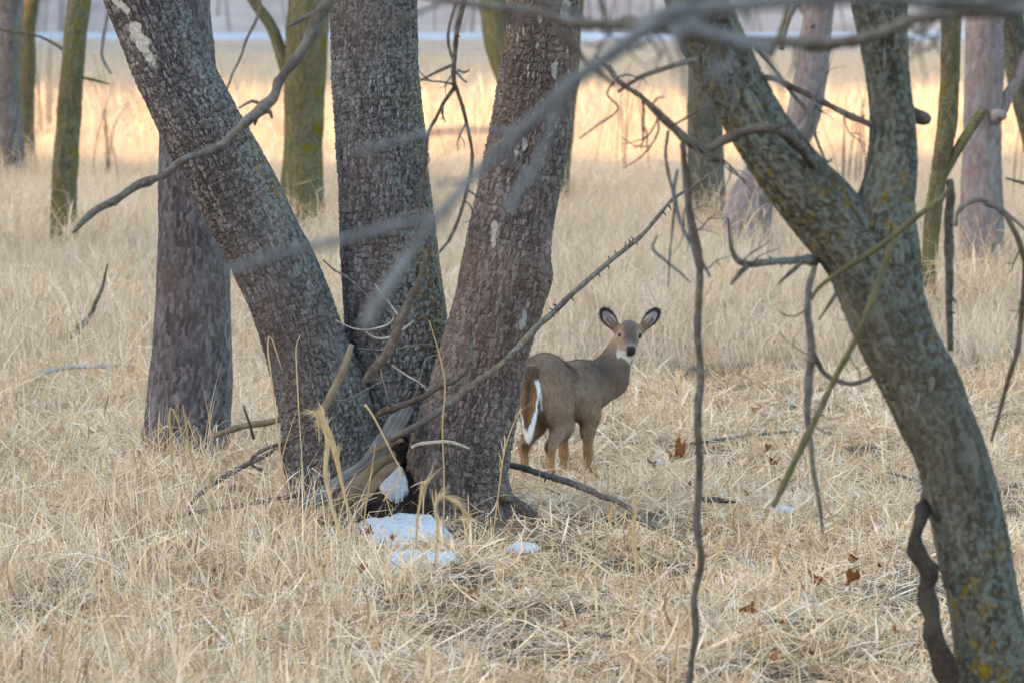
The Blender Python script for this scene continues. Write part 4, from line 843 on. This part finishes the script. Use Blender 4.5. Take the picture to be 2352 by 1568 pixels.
th = np.exp(-(((V - P(1448, 834, HY - .05)) / np.array([.075, .12, .045])) ** 2).sum(1)); C = mixc(C, (.42, .39, .37), np.clip(th * 1.1, 0, 1) * (hF < .12))
for c, la, side, front, hl, wd in ears:
    e = V - c; a, s_, fr = e @ la / hl, e @ side / wd, e @ front; rr = np.sqrt(a * a + s_ * s_)
    isr = (rr < 1.25) & (np.abs(fr) < .06) & (a > -.85)
    ec = np.tile(np.array([.13, .09, .065]), (len(V), 1))
    ec = mixc(ec, (.30, .255, .25), sstep(.80, .60, rr + .05 * nf) * (fr < .022)); ec = mixc(ec, (.26, .20, .185), np.exp(-((s_ + .05) / .22) ** 2) * sstep(.7, .2, rr) * .8)
    ec = mixc(ec, (.02, .019, .02), sstep(.70, .86, rr + .10 * (a > .2)) * sstep(-.75, .0, a)); C = np.where(isr[:, None], ec, C)
C = C * (1 + .16 * nf + .22 * nz + .12 * vnoise(V, 5.0, 8))[:, None]  # noise streaks put muscle shading into the coat colour
b = NT('deer_coat'); at = b.attr('coat'); co = b.obj()
mp = b.n('ShaderNodeMapping', {'Vector': co, 'Scale': (1, 1, .3)})
M['coat'] = b.done(at.outputs['Color'], 0.85, b.bump(b.noise(130, 4, mp.outputs[0]), .5, .006), .12, **{'Sheen Weight': 0.15})
deer = tag(mesh_obj('deer', V, F, M['coat'], None, True, {'coat': ('FLOAT_COLOR', np.c_[np.clip(C, 0, 1), np.ones(len(C))])}), 'brown deer standing behind the right stem, looking back over its shoulder', 'deer')
# winter fur: short hairs lying back along the body
ra = np.random.default_rng(12); tri = F[ra.integers(0, len(F), 60000)]; wgt = ra.dirichlet([1, 1, 1, 1], len(tri))
pos = (V[tri] * wgt[..., None]).sum(1); fc = (C[tri] * wgt[..., None]).sum(1)
nr = np.cross(V[tri[:, 2]] - V[tri[:, 0]], V[tri[:, 3]] - V[tri[:, 1]]); nr /= np.maximum(np.linalg.norm(nr, axis=1), 1e-9)[:, None]
cen = pos + nr * .01; flow = -DH * .8 + np.array([0, 0, -.65]); flow = np.tile(flow, (len(pos), 1))
onh = (np.linalg.norm(pos - hc, axis=1) < .19); flow[onh] = -hf * .9 + np.array([0, 0, .1])
ontl = (pos - DO) @ DH < -.17; flow[ontl] = np.array([0, 0, -1.0])
flow -= nr * (flow * nr).sum(1)[:, None]; dr = flow / np.maximum(np.linalg.norm(flow, axis=1), 1e-6)[:, None] + nr * ra.uniform(.15, .6, len(pos))[:, None] + ra.normal(0, .22, (len(pos), 3))
dr /= np.linalg.norm(dr, axis=1)[:, None]; zz = pos[:, 2] - DO[2]
ln = np.where(onh, .010, np.where(zz < .35, .011, .028)) * ra.uniform(.6, 1.2, len(pos)); ln = np.where(ontl, .03, ln)
sd_ = np.cross(dr, nr); sd_ /= np.maximum(np.linalg.norm(sd_, axis=1), 1e-6)[:, None]
keep = ~((np.linalg.norm(pos - Hd(.16, 0, -.03), axis=1) < .05) | (zz < .05))
for s in (-1, 1): keep &= np.linalg.norm(pos - Hd(.040, s * .0655, .014), axis=1) > .028
pos, dr, ln, sd_, fc = pos[keep], dr[keep], ln[keep], sd_[keep], fc[keep]
fv = np.stack([pos - sd_ * .0012, pos + sd_ * .0012, pos + dr * ln[:, None]], 1).reshape(-1, 3)
fcol = np.repeat(np.clip(fc * ra.uniform(.9, 2.1, (len(fc), 1)), 0, 1), 3, 0)
o = mesh_obj('fur', fv, np.arange(len(fv)).reshape(-1, 3), M['coat'], None, False, {'coat': ('FLOAT_COLOR', np.c_[fcol, np.ones(len(fcol))])}); o.parent = deer; o['kind'] = 'stuff'
M['eye'] = NT('deer_eye').done((0.006, 0.005, 0.005), 0.2, None, 0.25)
for s in (-1, 1):
    c = Hd(.040, s * .0655, .014); th, ph = np.meshgrid(np.linspace(.05, math.pi - .05, 10), np.linspace(-math.pi, math.pi, 16, endpoint=False), indexing='ij')
    d = np.stack([np.sin(th) * np.cos(ph), np.sin(th) * np.sin(ph), np.cos(th)], -1).reshape(-1, 3)
    i, j = np.meshgrid(np.arange(9), np.arange(16), indexing='ij'); j2 = (j + 1) % 16
    o = mesh_obj('eye', c + d * .0185, np.stack([i * 16 + j, (i + 1) * 16 + j, (i + 1) * 16 + j2, i * 16 + j2], -1).reshape(-1, 4), M['eye']); o.parent = deer

# ------------------------------------------------------------------ grass
def blade_strip(p0, head, t0, curl, L, w, n=4, roll=0.0, kink=None):
    """curved tapering blade: verts (2 per ring)"""
    t = t0; p = np.array(p0, float); out = []
    h = np.array([math.cos(head), math.sin(head), 0]); s = np.array([-math.sin(head), math.cos(head), 0])
    for i in range(n + 1):
        d = h * math.sin(t) + np.array([0, 0, math.cos(t)]); nrm = np.cross(d, s)
        sv = s * math.cos(roll) + nrm * math.sin(roll); ww = w * (0.75 + 0.5 * (i / n)) * (1 - (i / n) ** 3 * 0.92)
        q = p.copy(); q[2] = max(q[2], 0.004); out += [q - sv * ww / 2, q + sv * ww / 2]
        p = p + d * L / n; t += curl / n
        if kink and i + 1 == kink[0]:                     # broken straw folds over
            t += kink[1]; head += kink[2]; h = np.array([math.cos(head), math.sin(head), 0]); s = np.array([-math.sin(head), math.cos(head), 0])
    return out
def tuft(name, n, mk, mat, seed, seg=4):
    r = np.random.default_rng(seed); V, F, T = [], [], []
    for _ in range(n):
        b0 = len(V); kw = mk(r); sg = kw.pop('n', seg); tone = kw.pop('tone', None)
        V += blade_strip(n=sg, **kw); tone = r.beta(1.4, 1.4) if tone is None else tone; T += [tone] * (2 * sg + 2)
        F += [(b0 + 2 * i, b0 + 2 * i + 1, b0 + 2 * i + 3, b0 + 2 * i + 2) for i in range(sg)]
    me = mesh_obj(name, np.array(V), np.array(F), mat, None, True, {'tone': ('FLOAT', T)}); COL.objects.unlink(me); return me
def rnd_disc(r, R0): a = r.uniform(0, 6.283); q = R0 * math.sqrt(r.uniform()); return q * math.cos(a), q * math.sin(a)
def kk(r, n, p): return (int(r.integers(1, n)), r.normal(1.2, .5), r.normal(0, .6)) if r.uniform() < p else None
def wid(r): return r.uniform(.0035, .008) if r.uniform() < .85 else r.uniform(.009, .015)
def mk_mat(r):
    x, y = rnd_disc(r, .27); return dict(p0=(x, y, r.uniform(0, .07)), head=r.normal(0, 1.0) + (math.pi if r.uniform() < .3 else 0), t0=r.uniform(.8, 1.5), curl=r.normal(.6, 1.3), L=r.uniform(.10, .34), w=wid(r), roll=r.normal(0, .7))
def mk_up(r):
    x, y = rnd_disc(r, .18); return dict(p0=(x, y, 0), head=r.uniform(0, 6.283), t0=abs(r.normal(.3, .3)), curl=r.normal(1.1, 1.0), L=r.uniform(.14, .42), w=wid(r), roll=r.normal(0, .7), kink=kk(r, 4, .35))
def mk_tall(r):
    x, y = rnd_disc(r, .16); return dict(p0=(x, y, 0), head=r.uniform(0, 6.283), t0=abs(r.normal(.18, .2)), curl=r.normal(.8, .8), L=r.uniform(.35, .75), w=wid(r) * .85, roll=r.normal(0, .7), n=6, kink=kk(r, 6, .6))
def mk_far(r):
    x, y = rnd_disc(r, .35); return dict(p0=(x, y, 0), head=r.uniform(0, 6.283), t0=abs(r.normal(.22, .25)), curl=r.normal(.8, .6), L=r.uniform(.25, .75), w=r.uniform(.008, .016), roll=r.normal(0, .6), n=3)
def protos(tag_, n, cnt, mk, mat, seed):
    c = bpy.data.collections.new(tag_)
    for i in range(n): c.objects.link(tuft('%s_%02d' % (tag_, i), cnt, mk, mat, seed + i))
    return c
def scatter(name, coll, pts, rot, scl, label, cat, nproto, seed):
    r = np.random.default_rng(seed); n = len(pts)
    me = bpy.data.meshes.new(name); me.vertices.add(n); me.vertices.foreach_set('co', np.asarray(pts, np.float32).ravel())
    a = me.attributes.new('rot', 'FLOAT_VECTOR', 'POINT'); a.data.foreach_set('vector', np.asarray(rot, np.float32).ravel())
    a = me.attributes.new('scl', 'FLOAT_VECTOR', 'POINT'); a.data.foreach_set('vector', np.asarray(scl, np.float32).ravel())
    a = me.attributes.new('pick', 'INT', 'POINT'); a.data.foreach_set('value', r.integers(0, nproto, n).astype(np.int32))
    o = bpy.data.objects.new(name, me); COL.objects.link(o); tag(o, label, cat, kind='stuff')
    ng = bpy.data.node_groups.new(name, 'GeometryNodeTree')
    ng.interface.new_socket('Geometry', in_out='INPUT', socket_type='NodeSocketGeometry'); ng.interface.new_socket('Geometry', in_out='OUTPUT', socket_type='NodeSocketGeometry')
    gi = ng.nodes.new('NodeGroupInput'); go = ng.nodes.new('NodeGroupOutput'); ip = ng.nodes.new('GeometryNodeInstanceOnPoints'); ci = ng.nodes.new('GeometryNodeCollectionInfo')
    ci.inputs['Collection'].default_value = coll; ci.inputs['Separate Children'].default_value = True; ci.inputs['Reset Children'].default_value = True
    ip.inputs['Pick Instance'].default_value = True
    def na(nm, t):
        k = ng.nodes.new('GeometryNodeInputNamedAttribute'); k.data_type = t; k.inputs['Name'].default_value = nm; return k.outputs['Attribute']
    ln = ng.links.new
    ln(gi.outputs[0], ip.inputs['Points']); ln(ci.outputs[0], ip.inputs['Instance']); ln(na('pick', 'INT'), ip.inputs['Instance Index'])
    ln(na('rot', 'FLOAT_VECTOR'), ip.inputs['Rotation']); ln(na('scl', 'FLOAT_VECTOR'), ip.inputs['Scale']); ln(ip.outputs[0], go.inputs[0])
    o.modifiers.new('scatter', 'NODES').node_group = ng
    return o
def sample(dens, y0, y1, seed, margin=1.0):
    r = np.random.default_rng(seed); area = 0.105 * (y1 ** 2 - y0 ** 2) + 2 * margin * (y1 - y0); n = int(dens * area)
    u = r.uniform(size=3 * n); Y = y0 + (y1 - y0) * u; W = 0.105 * Y + margin
    keep = r.uniform(size=3 * n) < W / W.max(); Y, W = Y[keep][:n], W[keep][:n]
    X = r.uniform(-1, 1, len(Y)) * W; return X, Y, r
snow_c = G(925, 1255)
stem_xy = [(-1.0, 36.0, .33), (-.74, 36.35, .36), (-.36, 35.85, .33), (P(430, 1060, G(430, 1062)[1])[0], G(430, 1062)[1], .3), (gL[0], gL[1], .24)]
def clear(X, Y):
    k = np.ones(len(X), bool)
    for x, y, r_ in stem_xy: k &= ((X - x) ** 2 + (Y - y) ** 2) > r_ ** 2
    k &= ((((X - snow_c[0]) / .31) ** 2 + ((Y - snow_c[1]) / .42) ** 2) > 1) | (H3(np.floor(X * 1e4), np.floor(Y * 1e4), np.zeros(len(X))) < .07)
    k &= ~((np.abs(X + .72) < .16) & (Y > 34.6) & (Y < 36.2))
    return k
def tallness(X, Y):
    q = np.c_[X, Y, X * 0]; n = fbm(q, .55, 3, 11)
    left = sstep(.1, -1.0, X) * sstep(38.5, 35.0, Y)                      # tall tangle in front at the left
    back = sstep(44, 58, Y) * .75
    front = sstep(30.5, 27.5, Y) * .25
    lside = sstep(-1.2, -2.2, X) * sstep(38, 44, Y) * .5
    tr = np.exp(-(((X + 1.15) / .4) ** 2 + ((Y - 35.2) / .8) ** 2)) * .9
    low = np.exp(-(((X - snow_c[0] - .05) / .5) ** 2 + ((Y - snow_c[1] + .6) / 1.0) ** 2))   # trampled before the snow
    return np.clip(-.04 + .66 * left + back + front + lside + tr + .75 * n - 1.1 * low, 0, 1)
def place(X, Y, r, s, tilt=.12, sz=1.0):
    n = len(X); z = gz(X, Y) - .01
    return np.c_[X, Y, z], np.c_[r.normal(0, tilt, n), r.normal(0, tilt, n), r.uniform(0, 6.283, n)], np.c_[s, s, s * sz]
cm = protos('mat_tuft', 8, 72, mk_mat, M['grass'], 900); cu = protos('upright_tuft', 8, 24, mk_up, M['grass'], 920)
ct = protos('tall_tuft', 6, 12, mk_tall, M['grass'], 940); cf = protos('far_tuft', 6, 34, mk_far, M['grass_far'], 960)
X, Y, r = sample(17, 23.5, 50, 1); k = clear(X, Y) & (r.uniform(size=len(X)) < .48 + .55 * sstep(-.28, .22, fbm(np.c_[X, Y * .45, X * 0], 1.3, 3, 41))); X, Y = X[k], Y[k]
s = r.uniform(.75, 1.3, len(X)); pl = list(place(X, Y, r, s, .10, .8)); pl[1][:, 2] = 7 * fbm(np.c_[X, Y, X * 0], .7, 2, 31) + r.normal(0, .45, len(X))   # laid over in swirls
scatter('matted_grass', cm, *pl, 'matted pale dry grass lying flat over the forest floor', 'grass', 8, 1)
X, Y, r = sample(13, 23.5, 60, 2); T = tallness(X, Y); k = clear(X, Y) & (r.uniform(size=len(X)) < .10 + T); X, Y, T = X[k], Y[k], T[k]
s = (.32 + .85 * T) * r.uniform(.7, 1.25, len(X)); scatter('tufted_grass', cu, *place(X, Y, r, s), 'short upright tufts of dry straw coloured grass', 'grass', 8, 2)
X, Y, r = sample(12, 23.5, 62, 3); T = tallness(X, Y); k = clear(X, Y) & (r.uniform(size=len(X)) < (T - .25) * 1.3); X, Y, T = X[k], Y[k], T[k]
s = (.55 + .55 * T) * r.uniform(.7, 1.2, len(X)); scatter('tall_grass', ct, *place(X, Y, r, s), 'tall thin dry grass stalks standing above the mat', 'grass', 6, 3)
X, Y, r = sample(6, 50, 115, 4, 2.0); s = r.uniform(.6, 1.15, len(X)) * (0.8 + .35 * fbm(np.c_[X, Y, X * 0], .25, 3, 21)); scatter('meadow_grass', cf, *place(X, Y, r, s), 'tall dry meadow grass behind the deer', 'grass', 6, 4)
X, Y, r = sample(1.5, 112, 298, 5, 4.0); s = r.uniform(1.0, 1.9, len(X)) * (0.85 + .5 * fbm(np.c_[X, Y, X * 0], .06, 3, 23)) * (.14 + .86 * sstep(270, 160, Y)) * np.where(r.uniform(size=len(X)) < .06, 1.3, 1.0); scatter('field_grass', cf, *place(X, Y, r, s), 'distant dry grass field catching low evening sun', 'grass', 6, 5)
# taller straw round the feet of the far trunks
bx, by = [], []; r = np.random.default_rng(8)
for (x, y) in ((147, 585), (690, 556), (20, 430), (64, 410), (1268, 485), (1622, 545), (1708, 596), (2128, 735), (2256, 645), (430, 1062)):
    g = G(x, y); n = 24; bx += list(g[0] + r.normal(0, .45, n)); by += list(g[1] - .35 + r.normal(0, .28, n))
X, Y = np.array(bx), np.array(by); s = r.uniform(.8, 1.5, len(X)) * np.where(Y < 50, .75, 1.25); scatter('trunk_foot_grass', ct, *place(X, Y, r, s), 'taller dry straw gathered round the feet of the trunks', 'grass', 6, 9)
# single straw stalks that stand out in front of the bark
def stalk(L, W, Y, label, plume=0, seed=1, leafw=0):
    pts = np.array([P(x, y, Y) for x, y in L]); n = 26; c = catmull(pts, n); w = np.interp(np.linspace(0, 1, n), np.linspace(0, 1, len(W)), [px(k, Y) for k in W])
    V, F, _ = tube(c, w / 2, 6, n); t = np.full(len(V), .5 + .3 * math.sin(seed)); o = mesh_obj('grass_stalk', V, F, M['stalk'], None, True, {'tone': ('FLOAT', t)})
    tag(o, label, 'grass stalk', 'straw stalks')
    if plume:
        r = np.random.default_rng(seed); V, F, T = [], [], []
        for i in range(int(plume)):
            k = int(r.uniform(n * .45, n - 1)); d = c[min(k + 1, n - 1)] - c[k - 1]; d /= np.linalg.norm(d); b0 = len(V)
            hd = math.atan2(d[1] + r.normal(0, .5), d[0] + r.normal(0, .25)); t0 = math.acos(np.clip(d[2], -1, 1)) + r.normal(0, .25)
            V += blade_strip(c[k], hd, t0, r.normal(.5, .4), r.uniform(.04, .13), .006, 3, r.normal(0, .8)); T += [r.uniform(.3, 1)] * 8
            F += [(b0 + 2 * q, b0 + 2 * q + 1, b0 + 2 * q + 3, b0 + 2 * q + 2) for q in range(3)]
        mesh_obj('seed_head', np.array(V), np.array(F), M['stalk'], None, True, {'tone': ('FLOAT', T)}).parent = o
    return o
stalk([(820, 1240), (790, 1130), (770, 1040), (748, 975), (728, 945), (735, 985)], [5, 6, 9, 16, 14, 8], 29.5, 'arching plume of straw hanging before the left stem', 90, 1)
stalk([(800, 1300), (770, 1190), (748, 1090), (752, 1010), (735, 960), (720, 950)], [5, 6, 8, 12, 12, 6], 29.8, 'second arching straw plume close to the left stem foot', 80, 2)
stalk([(1000, 1290), (1005, 1210), (1000, 1160), (1020, 1140), (1050, 1155), (1075, 1185)], [5, 6, 8, 10, 10, 5], 29.6, 'bent straw plume drooping before the right stem foot', 70, 3)
stalk([(955, 1260), (960, 1180), (975, 1120), (990, 1095), (975, 1110)], [4, 6, 7, 8, 4], 30.2, 'bent brown straw tip beside the drooping plume', 30, 4)
stalk([(1018, 1240), (1020, 1100), (1016, 980), (1022, 880), (1005, 800), (985, 735)], [4, 4, 4, 4, 4, 2], 34.8, 'very long thin straw rising up the right stem', 0, 5)
stalk([(1130, 1250), (1145, 1130), (1160, 1030), (1185, 960), (1200, 938)], [4, 4, 4, 4, 2], 34.9, 'straw stalk beside the deer hind leg', 14, 6)
stalk([(700, 1150), (690, 1000), (683, 880), (680, 800), (690, 770)], [3, 3, 3, 4, 2], 35.2, 'thin upright straw before the left stem', 0, 7)
stalk([(655, 1120), (640, 1010), (625, 880), (615, 800), (620, 770), (632, 800), (648, 850)], [4, 4, 4, 4, 5, 4, 2], 35.3, 'hooked straw blade left of the left stem', 0, 8)
stalk([(880, 1150), (920, 1090), (900, 1040), (860, 960), (838, 928)], [4, 4, 4, 5, 7], 34.9, 'straw slanting before the grey log', 0, 9)
stalk([(830, 1290), (838, 1180), (852, 1090), (862, 1020)], [4, 5, 4, 2], 34.7, 'upright straw crossing the split slab', 0, 10)
stalk([(470, 1130), (440, 1050), (425, 960), (420, 930)], [4, 5, 6, 3], 37.5, 'straw stalk before the foot of grey trunk', 0, 11)
stalk([(400, 1120), (392, 1000), (390, 945), (398, 940), (420, 1000)], [4, 5, 7, 6, 3], 37.4, 'bent straw blade before the foot of grey trunk', 0, 12)
stalk([(1445, 1420), (1462, 1320), (1455, 1230), (1460, 1180)], [6, 9, 12, 6], 29.0, 'blurred orange straw clump stalk left of the vine', 60, 13)
stalk([(1520, 1500), (1590, 1400), (1640, 1300), (1655, 1260)], [5, 7, 6, 3], 28.0, 'leaning blurred straw right of the vine', 20, 14)

# ------------------------------------------------------------------ brush on the far bank
rb = np.random.default_rng(77); V, F = [], []
for k in range(900):
    y = rb.uniform(327, 470); x = rb.uniform(-.13, .13) * y; h = rb.uniform(5, 12); r0 = rb.uniform(.05, .16); lean = rb.normal(0, .12, 2); b0 = len(V)
    z0 = max(0, (y - 326)) * 0.02
    for q, (t, f) in enumerate(((0, 1), (.5, .7), (1, .2))):
        for a in range(4): V.append((x + lean[0] * h * t + r0 * f * math.cos(a * 1.571), y + lean[1] * h * t + r0 * f * math.sin(a * 1.571), z0 - 1 + h * t))
    for q in range(2):
        for a in range(4): F.append((b0 + q * 4 + a, b0 + q * 4 + (a + 1) % 4, b0 + q * 4 + 4 + (a + 1) % 4, b0 + q * 4 + 4 + a))
tag(mesh_obj('far_wood', np.array(V), np.array(F), M['hazed_twigs']), 'far off mass of bare mauve brown trees beyond the river', 'trees', kind='stuff')

V, F = [], []
for k in range(120):  # out of view trees added to break up the sun on the field
    y = rb.uniform(40, 118); x = -46 - rb.uniform(0, 26); h = rb.uniform(9, 17)
    for q in range(7):
        b0 = len(V); r0 = .20 if q == 0 else rb.uniform(.03, .09); z0 = -1 if q == 0 else h * rb.uniform(.25, .8); dx, dy, L = (0, 0, h + 1) if q == 0 else (rb.normal(0, .6), rb.normal(0, .6), rb.uniform(2, 6))
        for t, f in ((0, 1), (1, .35)):
            for a in range(4): V.append((x + dx * L * t + r0 * f * math.cos(a * 1.571), y + dy * L * t + r0 * f * math.sin(a * 1.571), z0 + L * t * (1 if q == 0 else .8)))
        for a in range(4): F.append((b0 + a, b0 + (a + 1) % 4, b0 + 4 + (a + 1) % 4, b0 + 4 + a))
tag(mesh_obj('side_wood', np.array(V), np.array(F), M['bark_mauve'], None, True, {'mask': ('FLOAT_COLOR', np.tile([.6, .1, 0, 1], (len(V), 1)))}), 'added unseen bare wood beside the field that filters the sun', 'trees', kind='stuff')
